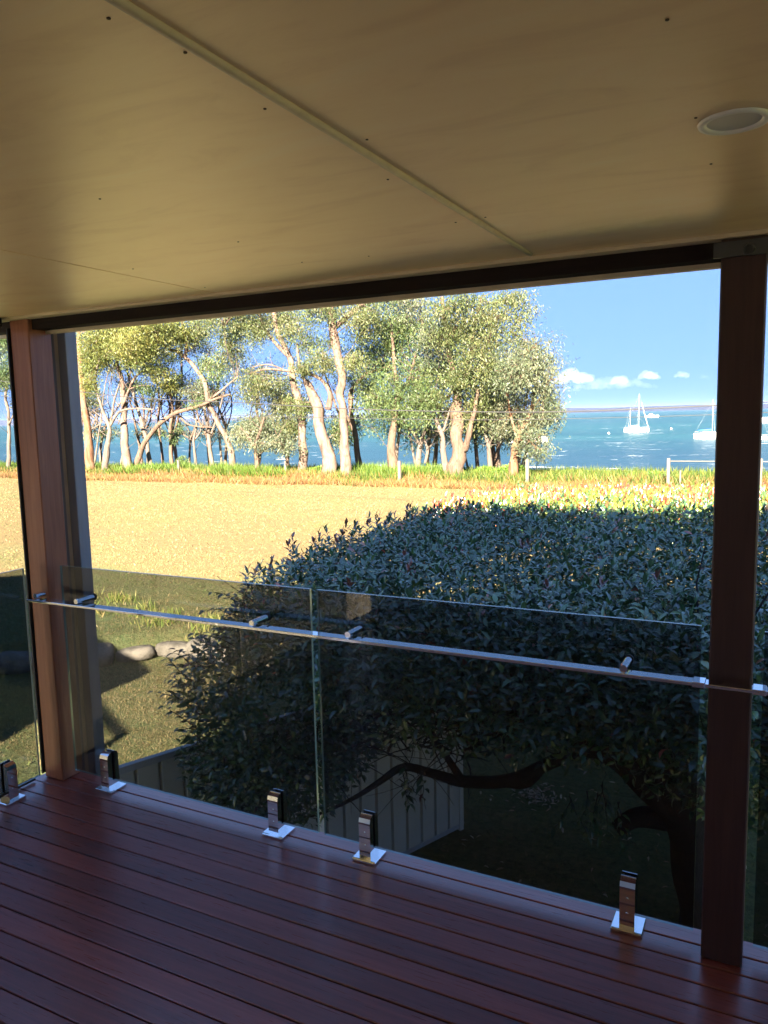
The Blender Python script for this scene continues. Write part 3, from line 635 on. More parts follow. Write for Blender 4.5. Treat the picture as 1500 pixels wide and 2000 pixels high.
# red new shoots on the far top, yellow ones coloured for the sunlit band
n = 11000; Q = np.column_stack([rng.uniform(-3.9,3.3,n), 8.4+3.4*rng.random(n)**.8, np.zeros(n)])
q = ((Q-C1)/H1); r4 = (np.abs(q[:,:2])**4.2).sum(1); Q = Q[r4 < .95]; r4 = r4[r4 < .95]; Q[:,2] = C1[2]+H1[2]*(1-r4)**(1/4.2)+rng.uniform(-.03,.07,len(Q))
D = rdir(len(Q))*.45; D[:,2] += 1; pt = vnoise(Q, 1.0, 6); isr = rng.random(len(Q)) < np.clip(.52+pt*.9+(Q[:,1]-10.2)*.3, .1, .92)
sets.append(leaves(Q, D, rdir(len(Q)), rng.uniform(.05,.085,len(Q)), rng.uniform(.018,.028,len(Q)), np.where(isr[:,None], pick([(.32,.045,.022),(.36,.085,.035),(.24,.03,.02)],len(Q)), pick(YEL+[(.2,.19,.035)],len(Q))), T_LEAF))
# short upright shoots breaking the clipped surface
ns = 900; Q = np.column_stack([rng.uniform(-4.1,3.2,ns), rng.uniform(4.0,11.6,ns), np.zeros(ns)]); qq = (Q-C1)/H1; r4 = (np.abs(qq[:,:2])**4.2).sum(1); Q = Q[r4 < .93]; r4 = r4[r4 < .93]
Q[:,2] = C1[2]+H1[2]*(1-r4)**(1/4.2)+.085*vnoise(Q*np.array([1,1,0]),1.1,2)
PP, DD, TT = [], [], []
for p_ in Q:
    hh = rb.uniform(.03,.12)*(1.4 if p_[0] < -3 else 1); lean_ = np.array([rb.uniform(-.5,.5), rb.uniform(-.5,.5), 1.0]); redtip = rb.random() < (.10+.35*(p_[0] < -3.2)+.3*(p_[1] > 9))
    for j in range(9):
        a_ = j*2.4+rb.random(); u = j/8; PP.append(p_+lean_*hh*u); DD.append((math.cos(a_)*(1.1-.7*u), math.sin(a_)*(1.1-.7*u), .25+.9*u)); TT.append((.17,.055,.035) if (redtip and u > .45) else (.07,.14,.05) if u > .5 else (.05,.10,.05))
PP, DD, TT = np.array(PP), np.array(DD), np.array(TT)*(1+rng.normal(size=(len(TT),1))*.2)
sets.append(leaves(PP, DD, rdir(len(PP))*.4+np.array([0,0,1]), rng.uniform(.05,.09,len(PP)), rng.uniform(.02,.035,len(PP)), np.clip(TT,.01,.9), T_LEAF))
v, f, t = merge(sets)
fo = link("foliage", npmesh("foliage", v, f, t), M_hedge); hpart("foliage", fo); fo['kind'] = 'stuff'
# sprigs with single leaves along the left side and hanging below the crown
lm = T_LEAF; bm_ = MB(); singles = []
def sprig(p, d, ln, nl, size=.075):
    q = [Vector(p)]; d = Vector(d).normalized(); st = ln/nl
    for k in range(nl+1):
        d = (d+Vector((rb.uniform(-.2,.2),rb.uniform(-.2,.2),rb.uniform(-.1,.1)-.03))).normalized(); q.append(q[-1]+d*st)
    bm_.tube(q, [.0045*(1-.8*k/len(q)) for k in range(len(q))], 5, 0, False)
    for k in range(1, len(q)):
        s = d.cross(Vector((0,0,1))); s = s.normalized()*(1 if k % 2 else -1)
        ld = (d*.55+s*.8+Vector((rb.uniform(-.3,.3),rb.uniform(-.3,.3),rb.uniform(-.45,.15)))).normalized()
        singles.append((q[k], ld, size*rb.uniform(.75,1.15)))
for x, y, Y, n_ in [(480,1165,4.4,2),(462,1200,4.3,3),(430,1262,4.2,4),(410,1290,4.2,4),(390,1310,4.1,4),(365,1335,4.1,5),(360,1370,4.1,5),(380,1400,4.1,4),(390,1440,4.2,4),(400,1490,4.2,4)]:
    for _ in range(n_): sprig(at(x+rb.uniform(-5,30), y+rb.uniform(-18,18), Y), (-.8+rb.uniform(-.2,.3),rb.uniform(-.3,.3),rb.uniform(-.1,.7)), rb.uniform(.14,.26), 5, .066)
for x, y, Y, n_ in [(1160,1540,5.6,4),(1130,1560,5.5,3),(1190,1560,5.7,3),(1050,1370,5.2,4),(1010,1370,5.2,3),(1090,1350,5.4,4),(805,1500,4.9,3),(450,1530,4.3,4),(520,1540,4.3,4)]:
    for _ in range(n_): sprig(at(x+rb.uniform(-20,20), y+rb.uniform(-15,15), Y), (rb.uniform(-.3,.3),rb.uniform(-.3,.3),-1), rb.uniform(.2,.34), 6, .085)
hpart("twigs", tag(bm_.build("twigs", M_bark_dark, None, True), kind='stuff'))
singles = sorted(singles, key=lambda s: (s[0]-EYE).length)
lcols = pick(GRN, 6, .1); lmeshes = []
for i in range(6):
    v, f, t = leaves(np.zeros((1,3)), np.array([[1.,0,0]]), np.array([[0,0,1.]]), [1.0], [.42+.03*(i%3)], lcols[i:i+1] if i else np.array([[.12,.035,.03]]), T_LEAF)
    lmeshes.append(npmesh("leaf", v, f, t))
rest = []
for i, (p, d, s_) in enumerate(singles):
    up = Vector((rb.uniform(-.5,.5),rb.uniform(-.5,.5),1)); y_ = up.cross(d).normalized(); z_ = d.cross(y_).normalized()
    if i < 300:
        o = link("leaf", lmeshes[rb.randrange(6)], M_hedge); Mx = Matrix((d*s_, y_*s_, z_*s_)).transposed().to_4x4(); Mx.translation = p
        o.parent = hd; o.matrix_parent_inverse = hinv; o.matrix_basis = Mx
    else: rest.append((p, d, z_, s_))
if rest:
    v, f, t = leaves(np.array([r[0] for r in rest]), np.array([r[1] for r in rest]), np.array([r[2] for r in rest]), [r[3] for r in rest], [r[3]*.44 for r in rest], pick(GRN, len(rest)), T_LEAF)
    hpart("sprig_leaves", tag(link("sprig_leaves", npmesh("sprig_leaves", v, f, t), M_hedge), kind='stuff'))
# fallen leaves on the shaded lawn
n = 520; P = np.column_stack([rng.normal(-2.0,.5,n), rng.normal(7.6,.8,n), np.zeros(n)]); P[:120,0] = rng.normal(-2.3,.12,120); P[:120,1] = rng.normal(8.15,.14,120); P[120:,0] = rng.uniform(-6,1.5,n-120); P[120:,1] = rng.uniform(5,11,n-120)
P[:,2] = [gz(a,b)+.03 for a,b in P[:,:2]]; D = rdir(n); D[:,2] *= .25; N = rdir(n)*.3; N[:,2] += 1
v, f, t = leaves(P, D, N, rng.uniform(.05,.09,n), rng.uniform(.018,.03,n), pick([(.45,.36,.26),(.35,.24,.15),(.5,.42,.33)], n), T_LEAF)
tag(link("fallen_leaves", npmesh("fallen_leaves", v, f, t), M_gum), "pale dry leaves lying on the shaded lawn", kind='stuff')

# ================================================================== FORESHORE TREES
GUM_A = [(.065,.085,.03),(.085,.105,.036),(.05,.07,.025),(.11,.115,.052)]
GUM_B = [(.085,.105,.06),(.065,.085,.048),(.11,.12,.072)]
GUM_Y = [(.115,.125,.03),(.09,.11,.027),(.135,.135,.036),(.07,.09,.025)]
GUM_D = [(.05,.085,.03),(.07,.105,.038),(.09,.12,.042)]
K = 1/FPX
def tree(Y, trunks, clumps, bk, cols, label, seed, leafL=(.14,.27), leafW=.055, droop=.7, cat="tree"):
    rt = random.Random(seed); b0 = trunks[0][0]; gx = at(b0[0], b0[1], Y); root = empty("gum_tree", (gx.x, gx.y, gz(gx.x, gx.y)))
    tag(root, label, cat, "trees along the foreshore"); inv = Matrix.Translation(-Vector(root.location)); m = MB(); allp = []
    for ti, tr in enumerate(trunks):
        pts = []; rr = []; dy = 0
        for i, (x, y, w) in enumerate(tr):
            if i: dy += rt.uniform(-.25,.25)
            p = at(x, y, Y+dy*1.0)
            if i == 0 and ti == 0: p.z = root.location.z-.15
            pts.append(p); rr.append(w*.39*Y*K)
        if ti == 0: rr[0] *= 1.25
        P, R = spline(pts, rr, 5)
        P = [p+Vector((noise.noise(p*.8),noise.noise(p*.8+Vector((9,0,0))),0))*R[i]*.8 for i, p in enumerate(P)]
        m.tube(P, R, 9, 0, True, .3); allp += list(zip(P, R))
    br = MB(); sets = []
    for ci, (cx_, cy_, rx, ry, n) in enumerate(clumps):
        n = int(n*(2.1 if cx_ < 700 else 1.4)); cd = rt.uniform(-1.4,1.4); c = at(cx_, cy_, Y+cd); sx, sz = rx*Y*K*1.1, ry*Y*K*1.1
        # limb to the clump from the nearest trunk point, lower than it
        cand = [(p, r) for p, r in allp if p.z < c.z+.2] or allp
        p0, r0 = min(cand, key=lambda q: (q[0]-c).length); mid_ = (p0+c)/2+Vector((rt.uniform(-.3,.3),rt.uniform(-.3,.3),rt.uniform(-.1,.4)))
        P, R = spline([p0, mid_, c+Vector((0,0,sz*.2))], [min(r0*.5,.045),.022,.01], 4)
        br.tube(P, R, 5, 0, False)
        sub = max(3, int(n/260)); cen = []
        for s_ in range(sub):
            a = Vector((rt.gauss(0,.5)*sx, rt.gauss(0,.5)*sx*.9, rt.gauss(0,.5)*sz)); e = c+a; cen.append(e)
            mm = (c+e)/2+Vector((rt.uniform(-.2,.2),rt.uniform(-.2,.2),rt.uniform(-.1,.25))); br.tube([P[-3], mm, e, e+Vector((rt.uniform(-.3,.3),rt.uniform(-.3,.3),rt.uniform(-.2,.3)))], [.022,.014,.009,.004], 4, 0, False)
            for _k in range(4):
                e2 = e+Vector((rt.gauss(0,.3),rt.gauss(0,.3),rt.gauss(0.1,.28))); br.tube([mm, (mm+e2)/2+Vector((rt.uniform(-.1,.1),rt.uniform(-.1,.1),rt.uniform(-.05,.12))), e2], [.013,.009,.005], 3, 0, False)
        per = max(20, n//sub); 
        for e in cen:
            q = rng.normal(size=(per,3))*np.array([.30*min(sx,1.6)+.12,.30*min(sx,1.6)+.12,.26*min(sz,1.5)+.10])+np.array(e)
            D = rdir(per)*.7; D[:,2] -= droop; tone = rt.choice(cols); tint = pick([tone, rt.choice(cols)], per, .22)
            sets.append(leaves(q, D, rdir(per), rng.uniform(*leafL, per), np.full(per, leafW)*rng.uniform(.7,1.3,per), tint, T_KITE))
    # the odd bare twig
    for i in range(18):
        p, r = rt.choice(allp); 
        if p.z < root.location.z+1.2: continue
        d = Vector((rt.uniform(-1,1),rt.uniform(-.6,.6),rt.uniform(0,1))).normalized()*rt.uniform(.25,.5); q = [p]
        for k in range(4): d = d*.9+Vector((rt.uniform(-.12,.12),rt.uniform(-.12,.12),rt.uniform(-.06,.12))); q.append(q[-1]+d)
        br.tube(q, [.022,.018,.013,.008,.004], 4, 0, False)
    o = m.build("trunk", bk, root, True); o.matrix_parent_inverse = inv
    o = br.build("branches", bk, root, True); o.matrix_parent_inverse = inv; o["kind"] = "stuff"
    if sets:
        v, f, t = merge(sets); o = link("crown", npmesh("crown", v, f, t), M_gum, root); o.matrix_parent_inverse = inv
    return root
tree(43.5, [[(178,912,30),(168,830,24),(160,750,19),(156,680,15),(152,610,12),(150,540,10)]],
     [(225,672,75,30,5200),(180,700,40,28,2400),(270,680,55,35,3400),(300,640,50,22,2200),(240,640,80,18,2600),(170,745,22,35,800)], M_bark_orange, GUM_Y, "orange barked gum with a broad yellow green crown beside the charcoal post", 1)
tree(44.5, [[(246,898,28),(243,850,24),(241,790,19),(238,735,15),(228,700,11),(250,640,8)],[(240,790,9),(262,740,7),(285,720,5)]],
     [(300,730,35,22,1000),(340,640,45,26,1600),(255,620,40,20,1400),(330,760,24,14,350)], M_bark_pink, GUM_Y, "stout pale mottled gum trunk second from the charcoal post", 2)
tree(43.8, [[(203,905,20),(210,860,17),(214,835,14),(196,790,9),(186,740,7),(200,680,5)],[(214,835,10),(232,806,8),(262,798,7),(300,800,5)],[(214,838,7),(224,780,6),(238,740,4)]],
     [(200,660,30,22,600)], M_bark_grey, GUM_B, "slim forked grey tree between the orange gum and the stout pale gum", 3)
tree(45.5, [[(258,898,18),(285,862,16),(312,828,15),(345,806,13),(385,795,11),(415,782,9),(450,770,5)],[(345,806,8),(370,830,5),(420,835,3)]],
     [(385,770,26,14,500)], M_bark_brown, GUM_B, "low gnarled tree leaning far to the right across the pale trunks", 4)
tree(46.5, [[(296,898,14),(284,850,12),(268,790,10),(252,740,8),(240,690,5)],[(284,850,7),(272,830,5),(255,815,3)]],
     [(290,760,22,16,350),(262,700,26,20,500)], M_bark_grey, GUM_D, "dark thin tree leaning left behind the low gnarled trunk", 5)
tree(45.0, [[(456,902,20),(446,865,17),(428,830,15),(408,790,15),(398,745,13),(375,712,13),(352,690,11),(330,682,7)],[(362,700,11),(366,670,9),(358,640,8),(350,600,6)],[(405,785,7),(430,765,6),(465,735,4)]],
     [(340,650,36,20,900),(395,640,40,30,1500),(450,680,32,26,900),(440,610,55,24,2000),(310,600,50,18,1400)], M_bark_pink, GUM_A, "pinkish gum with a kinked trunk leaning left and a raised forked limb", 6)
tree(47.0, [[(415,900,14),(408,860,12),(400,800,9),(392,740,7),(405,690,5)],[(408,860,7),(425,810,6),(440,760,4)]], [(410,720,34,24,900),(460,640,40,30,1300)], M_bark_grey, GUM_D, "dark slender tree just left of the kinked pinkish gum's foot", 7)
tree(46.0, [[(382,898,8),(378,862,7),(384,830,6),(374,790,4)],[(378,862,5),(392,842,4),(398,815,3)]], [(380,790,18,12,250)], M_bark_grey, GUM_D, "small bare Y shaped sapling behind the second wooden post", 8)
tree(47.5, [[(334,893,12),(332,850,10),(336,800,8),(330,750,6)],[(332,860,6),(345,830,5),(352,790,4)]], [(335,745,30,18,600),(345,850,12,20,300)], M_bark_brown, GUM_D, "bushy dark stemmed tree left of the bare sapling", 9)
# centre
tree(43.9, [[(505,903,12),(500,875,11),(508,845,9),(516,815,7)],[(500,878,8),(484,852,6),(470,835,5)],[(503,890,7),(528,870,6),(545,850,4)]], [(510,830,44,30,1700),(540,868,44,20,1100),(470,850,34,26,1100)], M_bark_brown, GUM_B, "low bushy tree left of the stocky gum, leafy nearly to the ground", 31)
tree(45.5, [[(592,900,26),(588,850,24),(584,800,22),(574,745,18),(566,700,16),(548,660,15),(534,615,13),(524,560,10)],[(566,700,11),(530,660,10),(508,620,9),(500,580,6)]],
     [(500,640,40,28,1700),(560,620,40,26,1500),(520,740,40,24,1200),(590,650,30,24,900),(480,590,50,18,1500)], M_bark_pink, GUM_A, "pale gum with two parallel upper limbs leaning left at the middle of the grove", 10)
tree(44.2, [[(648,908,38),(634,860,34),(622,810,32),(612,770,28),(600,745,20)],[(640,800,22),(643,765,14),(628,742,9),(600,729,9),(560,724,8),(520,721,7),(488,730,5)],[(600,750,12),(585,715,9),(580,670,6)],[(560,724,5),(525,712,4),(490,718,3)]],
     [(600,800,28,26,900),(665,850,24,28,700),(590,720,30,18,600),(640,700,26,26,700),(560,790,26,20,600)], M_bark_pink, GUM_A, "thick stocky gum trunk with a long bare limb reaching left", 11)
tree(43.4, [[(672,910,30),(672,860,25),(670,800,23),(669,750,24),(662,700,24),(656,655,22),(650,625,24),(645,590,16),(640,540,12)],[(654,640,17),(672,624,15),(692,608,14),(712,590,13),(740,560,9)],[(658,700,8),(648,670,6),(643,640,4)]],
     [(620,600,36,26,1300),(700,640,34,26,1200),(730,610,44,28,1700),(690,700,22,22,500)], M_bark_pink, GUM_A, "tallest pale pink gum, its straight trunk forking just under the veranda beam", 12)
tree(46.5, [[(704,905,18),(694,860,16),(688,810,14),(684,770,13),(700,745,9),(722,728,8),(760,715,6)],[(690,840,8),(668,790,7),(650,760,4)]],
     [(720,700,44,34,2600),(760,680,44,34,2600),(730,770,40,34,2100),(700,830,30,26,1100)], M_bark_brown, GUM_D, "dark leafy tree right behind the tallest pale gum", 13)
tree(45.0, [[(768,910,28),(767,865,23),(770,820,18),(776,770,13),(770,700,9),(765,640,7)],[(776,790,9),(800,740,7),(812,690,5)]],
     [(770,790,48,36,3400),(800,740,44,36,2800),(760,640,44,34,2400),(810,650,44,34,2400),(755,590,50,20,1800),(830,800,34,26,1400)], M_bark_brown, GUM_D, "leafy green tree above the third wooden post", 14)
tree(46.0, [[(812,908,15),(822,870,14),(832,838,12),(836,810,9),(848,770,6)],[(822,875,8),(806,845,7),(790,825,5),(782,800,4)],[(830,905,9),(836,880,8),(828,856,7)]],
     [(850,720,40,30,2200),(820,600,46,24,1900),(846,660,36,28,1700)], M_bark_grey, GUM_B, "grey tree with crossed stems between the leafy tree and the fibrous trunk", 15)
tree(45.2, [[(872,903,17),(866,865,14),(856,835,12),(848,812,9),(842,780,6)],[(862,850,8),(874,815,6),(884,785,5)]], [(850,780,34,22,1100),(880,800,20,20,500)], M_bark_grey, GUM_A, "thin leaning tree just left of the thick fibrous trunk", 16)
tree(44.8, [[(897,908,40),(894,860,36),(892,815,34),(889,770,20),(884,720,14),(876,680,13),(868,630,12),(862,580,9)],[(906,880,18),(916,850,15),(925,810,10),(935,760,8)],[(888,780,14),(904,740,11),(918,690,9),(930,630,8),(940,580,6)],[(892,760,8),(862,785,6),(846,815,4)]],
     [(900,740,50,36,3400),(940,700,44,36,2700),(880,650,44,34,2300),(930,640,44,36,2300),(900,600,60,22,2300),(980,620,40,34,1800),(990,590,40,22,1300),(1010,650,26,34,900),(880,810,16,26,300),(925,800,34,30,1500)], M_bark_brown, GUM_A, "thickest dark fibrous trunk with a tall open crown near the bay", 17)
tree(47.0, [[(958,900,12),(953,870,11),(948,845,9),(950,800,6)],[(1,1,1)][:0] or [(953,872,6),(968,840,5),(975,800,3)]], [(960,790,34,28,1600),(970,840,26,20,700)], M_bark_grey, GUM_B, "short dark stem standing between the fibrous trunk and the last leaning tree", 18)
tree(44.6, [[(1002,903,20),(1010,860,18),(1026,828,14),(1040,800,11),(1046,760,9),(1050,710,7),(1046,670,5)],[(1012,862,9),(1000,820,7),(990,770,6),(985,720,4)],[(1040,800,6),(1060,770,5),(1070,740,3)]],
     [(1040,740,34,34,1800),(1065,770,24,34,1100),(1060,700,22,26,700),(1010,720,40,36,2300),(1050,830,34,34,1800),(1010,800,34,30,1600),(980,740,34,34,1900),(1072,800,20,28,700),(1036,690,26,26,800),(1040,868,30,18,800)], M_bark_orange, GUM_B, "last tree at the right end of the grove leaning right over the bay", 19)
# left of the corner post
tree(44.0, [[(14,890,14),(18,830,12),(12,770,10),(20,700,8),(8,640,6)],[(18,830,7),(34,790,6),(44,740,4)]], [(20,660,40,30,2400),(30,720,30,34,1800),(5,740,26,30,1400),(50,650,30,30,1500),(60,760,30,30,900)], M_bark_grey, GUM_D, "dark tree seen through the blind at the photo's left edge", 20)
tree(45.0, [[(66,895,12),(60,840,10),(48,780,8),(40,720,6)],[(40,890,9),(38,840,8),(30,800,6)]], [(40,800,26,20,600),(90,680,40,40,1800)], M_bark_grey, GUM_A, "thin stemmed tree directly behind the corner timber post", 21)
tree(46.0, [[(-60,890,16),(-50,800,13),(-60,700,10)]], [(-60,700,50,40,2400),(-20,680,40,40,2000),(-100,760,50,40,1600)], M_bark_grey, GUM_A, "tree beyond the photo's left edge", 22)

# slender trees of the thicket behind
rt2 = random.Random(99)
for i in range(34):
    x = rt2.uniform(20, 1040) if i > 12 else rt2.uniform(150, 470); Y = rt2.uniform(47.5, 53); y0 = 893; h = rt2.uniform(110, 220); lean = rt2.uniform(-60, 60); w = rt2.uniform(5, 11)
    tr = [(x, y0, w), (x+lean*.2+rt2.uniform(-8,8), y0-h*.3, w*.85), (x+lean*.5+rt2.uniform(-12,12), y0-h*.6, w*.65), (x+lean, y0-h, w*.4)]
    tr2 = [(tr[1][0], tr[1][1], w*.6), (x-lean*.3+rt2.uniform(-15,15), y0-h*.55, w*.45), (x-lean*.6, y0-h*.85, w*.25)]
    if x < 470: cl = [(x+lean, y0-h-10, 34, 26, 420), (x-lean*.5, y0-h*.9, 26, 20, 260), (x+rt2.uniform(-20,20), y0-45, 20, 14, 90)]
    else: cl = [(x+lean, y0-h-10, 44, 34, 900), (x-lean*.5, y0-h*.8, 36, 28, 600), (x+rt2.uniform(-20,20), y0-52, 36, 30, 800)]
    _n1 = lambda a: [(x+rt2.uniform(-6,6), y0-h*rt2.uniform(.15,.5), w*.4), (x+rt2.uniform(-35,35), y0-h*rt2.uniform(.5,.7), w*.3), (x+rt2.uniform(-55,55), y0-h*rt2.uniform(.75,1.0), w*.15)]
    tree(Y, [tr, tr2, _n1(0), _n1(1), _n1(2)], cl, rt2.choice([M_bark_grey, M_bark_brown]), rt2.choice([GUM_D, GUM_A, GUM_B]), "thin dark stemmed young tree in the thicket behind the foreshore gums", 200+i)
# bushes
def bush(x, y, Y, rx, ry, cols, n, label, L=.16):
    c = at(x, y, Y); c.z = gz(c.x, c.y); sx, sz = rx*Y*K, ry*Y*K*1.6
    r = empty("bush", c); tag(r, label, "bush")
    q = rng.normal(size=(n,3)); q = norm(q)*(rng.random((n,1))**.4); q[:,2] = np.abs(q[:,2]); q = q*np.array([sx,sx*.8,sz]); q *= 1+.35*vnoise(q, 1.5, x)[:,None]
    D = norm(q)+rdir(n)*.7; D[:,2] += .4
    v, f, t = leaves(q, D, rdir(n), rng.uniform(.6,1.2,n)*L, np.full(n, L*.4), pick(cols, n), T_KITE); link("foliage", npmesh("foliage", v, f, t), M_gum, r)
    m = MB()
    for i in range(6): m.tube([(0,0,-.1),(rb.uniform(-.4,.4)*sx,rb.uniform(-.4,.4)*sx,sz*.6)],[.03,.01],5)
    m.build("stems", M_bark_grey, r)
BG = [(.09,.17,.02),(.13,.2,.03),(.07,.13,.02)]; BD = [(.05,.085,.03),(.07,.11,.04)]
bush(1000,905,46,46,15,BG,3500,"bright green low bush under the last leaning tree")
bush(945,902,46.5,26,13,BG,1800,"smaller bright green bush left of the low bright one")
bush(870,903,47,50,14,BD,3000,"dark green undergrowth around the thin leaning tree")
bush(720,905,47,40,14,BD,2400,"dark green undergrowth right of the tallest pale gum")
bush(620,905,46,40,12,BG,2200,"green undergrowth at the stocky gum's foot")
bush(1282,905,46,16,11,BG,1200,"small bright green bush against the right fence post")
bush(1262,908,46,9,10,[(.16,.18,.05)],500,"tiny olive bush left of the right fence post")
bush(1462,905,46,14,10,BG,900,"small green bush right of the dark veranda post")
bush(300,897,45,90,14,BG,3600,"long green mound of growth under the left trees")
bush(355,885,48,24,22,BD,1600,"dark bush behind the left trunks")

# ------------------------------------------------------------------ wooden posts and rail
M_oldwood = wood("weathered_wood", (.07,.06,.05), (.13,.112,.092), 2, .85)
for x, y0, y1, w, lb in [(348,932,899,7,"leftmost weathered wooden post in the tall grass"),(557,928,901,6,"weathered wooden post in the grass left of the stocky gum"),(780,946,901,9,"weathered wooden post below the leafy green tree"),(1030,946,898,9,"weathered wooden post at the right end of the grove"),(1329,940,920,4,"short thin stake right of the post with the rail")]:
    Y = 41.5 if y0 > 935 else 44.0; c = at(x, y1, Y); g0 = gz(c.x, c.y); h = c.z-g0; e = empty("wooden_post", (c.x,c.y,g0)); tag(e, lb, "post", "wooden posts along the foreshore")
    m = MB(); s_ = w*Y*K*.34; m.box((-s_,-s_,-.2),(s_,s_,h),0,.012); m.build("shaft", M_oldwood, e); 
    m = MB(); m.box((-s_-.004,-s_-.004,h),(s_+.004,s_+.004,h+.025),0,.01); m.build("cap", M_oldwood, e)
c = at(1306,898,41.5); e = empty("rail_fence", (c.x,c.y,gz(c.x,c.y))); tag(e, "weathered post and rail fence running right towards the veranda post", "fence")
h = c.z-e.location.z
for i in range(4):
    m = MB(); m.box((i*4.2-.075,-.075,-.2),(i*4.2+.075,.075,h+.08),0,.015); m.build("fence_post", M_oldwood, e)
for i in range(3):
    m = MB(); m.box((i*4.2+.08,-.02,h-.09),((i+1)*4.2-.08,.02,h-.045),0,.01); m.build("rail", M_oldwood, e)

# ------------------------------------------------------------------ boats
M_hull = mat("boat_white", (.82,.82,.8), .3); base(M_hull, ramp(M_hull, noise_n(M_hull, coords(M_hull), 1.5, 3), [(.3,(.62,.62,.60)),(.7,(.72,.72,.70))]))
M_win = mat("boat_window", (.03,.04,.05), .1); M_blue = mat("blue_canvas", (.02,.10,.42), .7); M_mast = mat("mast_alloy", (.5,.5,.49), .4, .2)
def hull(L, B, H, m, flare=.25):
    N = 14; V = []; F = []
    for i in range(N+1):
        u = i/N; w = B/2*(math.sin(math.pi*min(1,(u*.62+.28)))**.8 if u < .9 else math.sin(math.pi*(.9*.62+.28))**.8*(1-u)/.1); w = max(w, .02)
        if u > .55: w = B/2*max(.02, (1-((u-.55)/.45)**2.2))
        else: w = B/2*(.72+.28*math.sin(math.pi*u/1.1))
        sh = H*(1+.28*(u-.4)**2*2.2); x = (u-.5)*L; keel = -.35
        V += [(x,-w,sh),(x-.0,-w*(1-flare),.0),(x*.95,0,keel),(x,w*(1-flare),.0),(x,w,sh)]
    for i in range(N):
        for k in range(4): F.append((i*5+k,(i+1)*5+k,(i+1)*5+k+1,i*5+k+1))
        F.append((i*5+4,(i+1)*5+4,(i+1)*5,i*5))
    F += [(0,1,2,3,4),(N*5+4,N*5+3,N*5+2,N*5+1,N*5)]; m.add(V, F)
def yacht(x, y, rot, L, label, masts, cabin, boom=None, group="boats moored in the bay"):
    d = at(x, y, 1); d = d-EYE; t = (-5.3-EYE.z)/d.z; c = EYE+d*t; e = empty("sailing_boat", (c.x,c.y,-5.3)); e.rotation_euler = (0,0,rot); tag(e, label, "sailing boat", group)
    m = MB(); hull(L, L*.28, L*.115, m); m.build("hull", M_hull, e, False); H = L*.115
    m = MB(); (a, b, hh) = cabin; V = [(a,-L*.085,H),(b,-L*.085,H),(b,L*.085,H),(a,L*.085,H),(a+.1,-L*.07,H+hh),(b-.45,-L*.07,H+hh),(b-.45,L*.07,H+hh),(a+.1,L*.07,H+hh)]
    m.add(V, [(4,5,6,7),(0,1,5,4),(1,2,6,5),(2,3,7,6),(3,0,4,7)]); m.build("cabin", M_hull, e)
    for s in (-1,1):
        for k in range(3):
            m = MB(); xx = a+.4+k*(b-a-.9)/3; yy = s*L*.0835; m.box((xx,min(yy,yy-s*.01),H+hh*.35),(xx+.32,max(yy,yy-s*.01)+.004,H+hh*.75)); m.build("window", M_win, e)
    for mx_, mh, mr in masts:
        m = MB(); m.tube([(mx_,0,H*.8),(mx_,0,mh)],[mr,mr*.7],8); m.build("mast", M_mast, e, True)
        m = MB()
        for q in ((L*.49,0),(mx_-.6,-L*.12),(mx_-.6,L*.12),(-L*.48,0)) if mh > 6 else ((mx_-1.4,-.5),(mx_-1.4,.5)): m.tube([(mx_,0,mh-.2),(q[0],q[1],H)],[.005,.005],4)
        m.build("rigging", M_mast, e)
    m = MB()
    for s in (-1,1):
        P = [(-L*.48,s*L*.10,H*1.05+.5),(0,s*L*.135,H+.45),(L*.3,s*L*.09,H*1.1+.45),(L*.5,0,H*1.2+.45)]; m.tube(P,[.012]*4,5)
        for p in P: m.tube([p,(p[0],p[1],H*.95)],[.012,.012],5)
    m.build("guard_rail", M_mast, e); return e
e = yacht(1243,843,.12,7.9,"white two masted sailing boat moored in the open bay between grove and dark post",[(.75,12.4,.048),(-2.0,8.0,.04)],(-2.4,1.2,.62))
m = MB(); m.tube([(1.45,0,9.6),(3.75,0,1.2)],[.05,.09],6); m.build("furled_sail", M_hull, e, True)
m = MB(); m.tube([(.6,0,2.0),(-1.9,0,1.9)],[.12,.10],8); m.build("boom", M_hull, e, True)
m = MB(); m.box((-2.5,-.7,1.55),(-.7,.7,1.75),0,.05); m.build("wheelhouse_roof", M_hull, e)
e = yacht(1388,855,.05+math.pi,7.6,"white sailing boat with a blue sail cover partly behind the dark post",[(-.3,9.2,.03)],(-1.6,2.2,.5))
m = MB(); m.tube([(-.2,0,1.95),(2.9,0,1.8)],[.22,.14],8); m.build("sail_cover", M_blue, e, True)
e = yacht(1484,858,.3,4.0,"white hull showing just right of the dark post",[(-.4,7.0,.035)],(-.9,.6,.3))
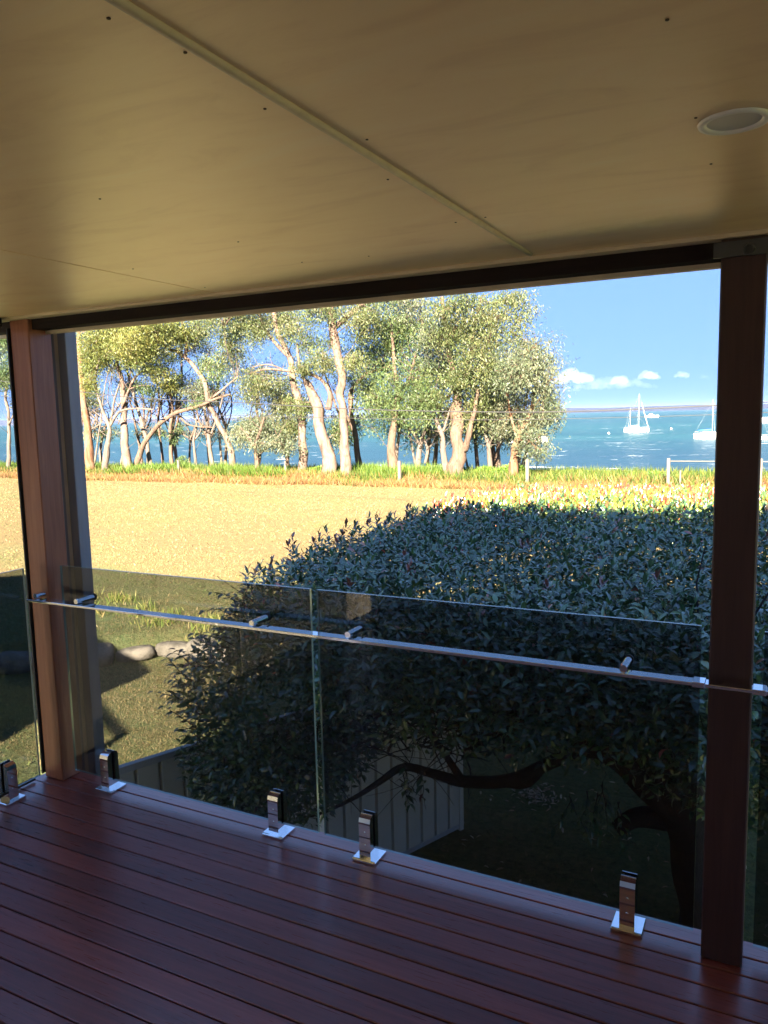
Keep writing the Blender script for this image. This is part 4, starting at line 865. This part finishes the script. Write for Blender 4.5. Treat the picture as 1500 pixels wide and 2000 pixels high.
def motor(x, y, L, label, rot=0.0, top=True):
    d = at(x, y, 1)-EYE; c = EYE+d*((-5.3-EYE.z)/d.z); e = empty("motor_boat", (c.x,c.y,-5.3)); e.rotation_euler = (0,0,rot); tag(e, label, "motor boat", "boats moored in the bay")
    m = MB(); hull(L, L*.3, L*.13, m); m.build("hull", M_hull, e); H = L*.13
    m = MB(); m.add([(-L*.2,-L*.1,H),(L*.18,-L*.1,H),(L*.18,L*.1,H),(-L*.2,L*.1,H),(-L*.18,-L*.08,H+L*.12),(L*.06,-L*.08,H+L*.12),(L*.06,L*.08,H+L*.12),(-L*.18,L*.08,H+L*.12)],[(4,5,6,7),(0,1,5,4),(1,2,6,5),(2,3,7,6),(3,0,4,7)]); m.build("cabin", M_hull, e)
    m = MB(); m.box((-L*.12,-L*.098,H+L*.05),(L*.06,-L*.088,H+L*.09)); m.build("window", M_win, e); return e
motor(1497,825,9.5,"white motor boat at the photo's right edge far out in the bay")
motor(1273,815,13,"tiny white boat far out behind the ketch's bow")
motor(1040,862,7.5,"white motor boat glimpsed through the last leaning tree")
motor(1012,864,4.5,"small white boat left of the motor boat seen through the last tree")
M_buoy = mat("buoy_white", (.8,.8,.78), .4)
for x, y, lb in ((1189,847,"white mooring buoy left of the ketch"),(1311,838,"white mooring buoy between the two sailing boats")):
    d = at(x, y, 1)-EYE; c = EYE+d*((-5.3-EYE.z)/d.z); e = empty("mooring_buoy", (c.x,c.y,-5.3)); tag(e, lb, "buoy", "mooring buoys")
    m = MB(); r = .32; m.tube([(0,0,-.2),(0,0,-.05),(0,0,.15),(0,0,.35),(0,0,.45)],[r*.6,r,r,r*.6,.05],10); m.build("float", M_buoy, e, True); m = MB(); m.tube([(0,0,.4),(0,0,.62)],[.03,.03],6); m.build("ring", M_mast, e)

# ------------------------------------------------------------------ overhead wires
M_wire = mat("black_cable", (.02,.02,.022), .6)
for pts, r, lb in (([(-300,700),(180,768),(480,787),(700,799),(900,804),(1100,804),(1390,792),(1700,770)],.017,"upper black overhead cable crossing in front of the bay"),([(-300,722),(180,800),(480,812),(700,817),(900,820),(1100,818),(1390,810),(1700,796)],.010,"lower thinner overhead cable crossing in front of the bay")):
    P = [at(x, y, 24) for x, y in pts]; P, R = spline(P, [r]*len(P), 8); m = MB(); m.tube(P, R, 6); tag(m.build("overhead_cable", M_wire, None, True), lb, "cable")
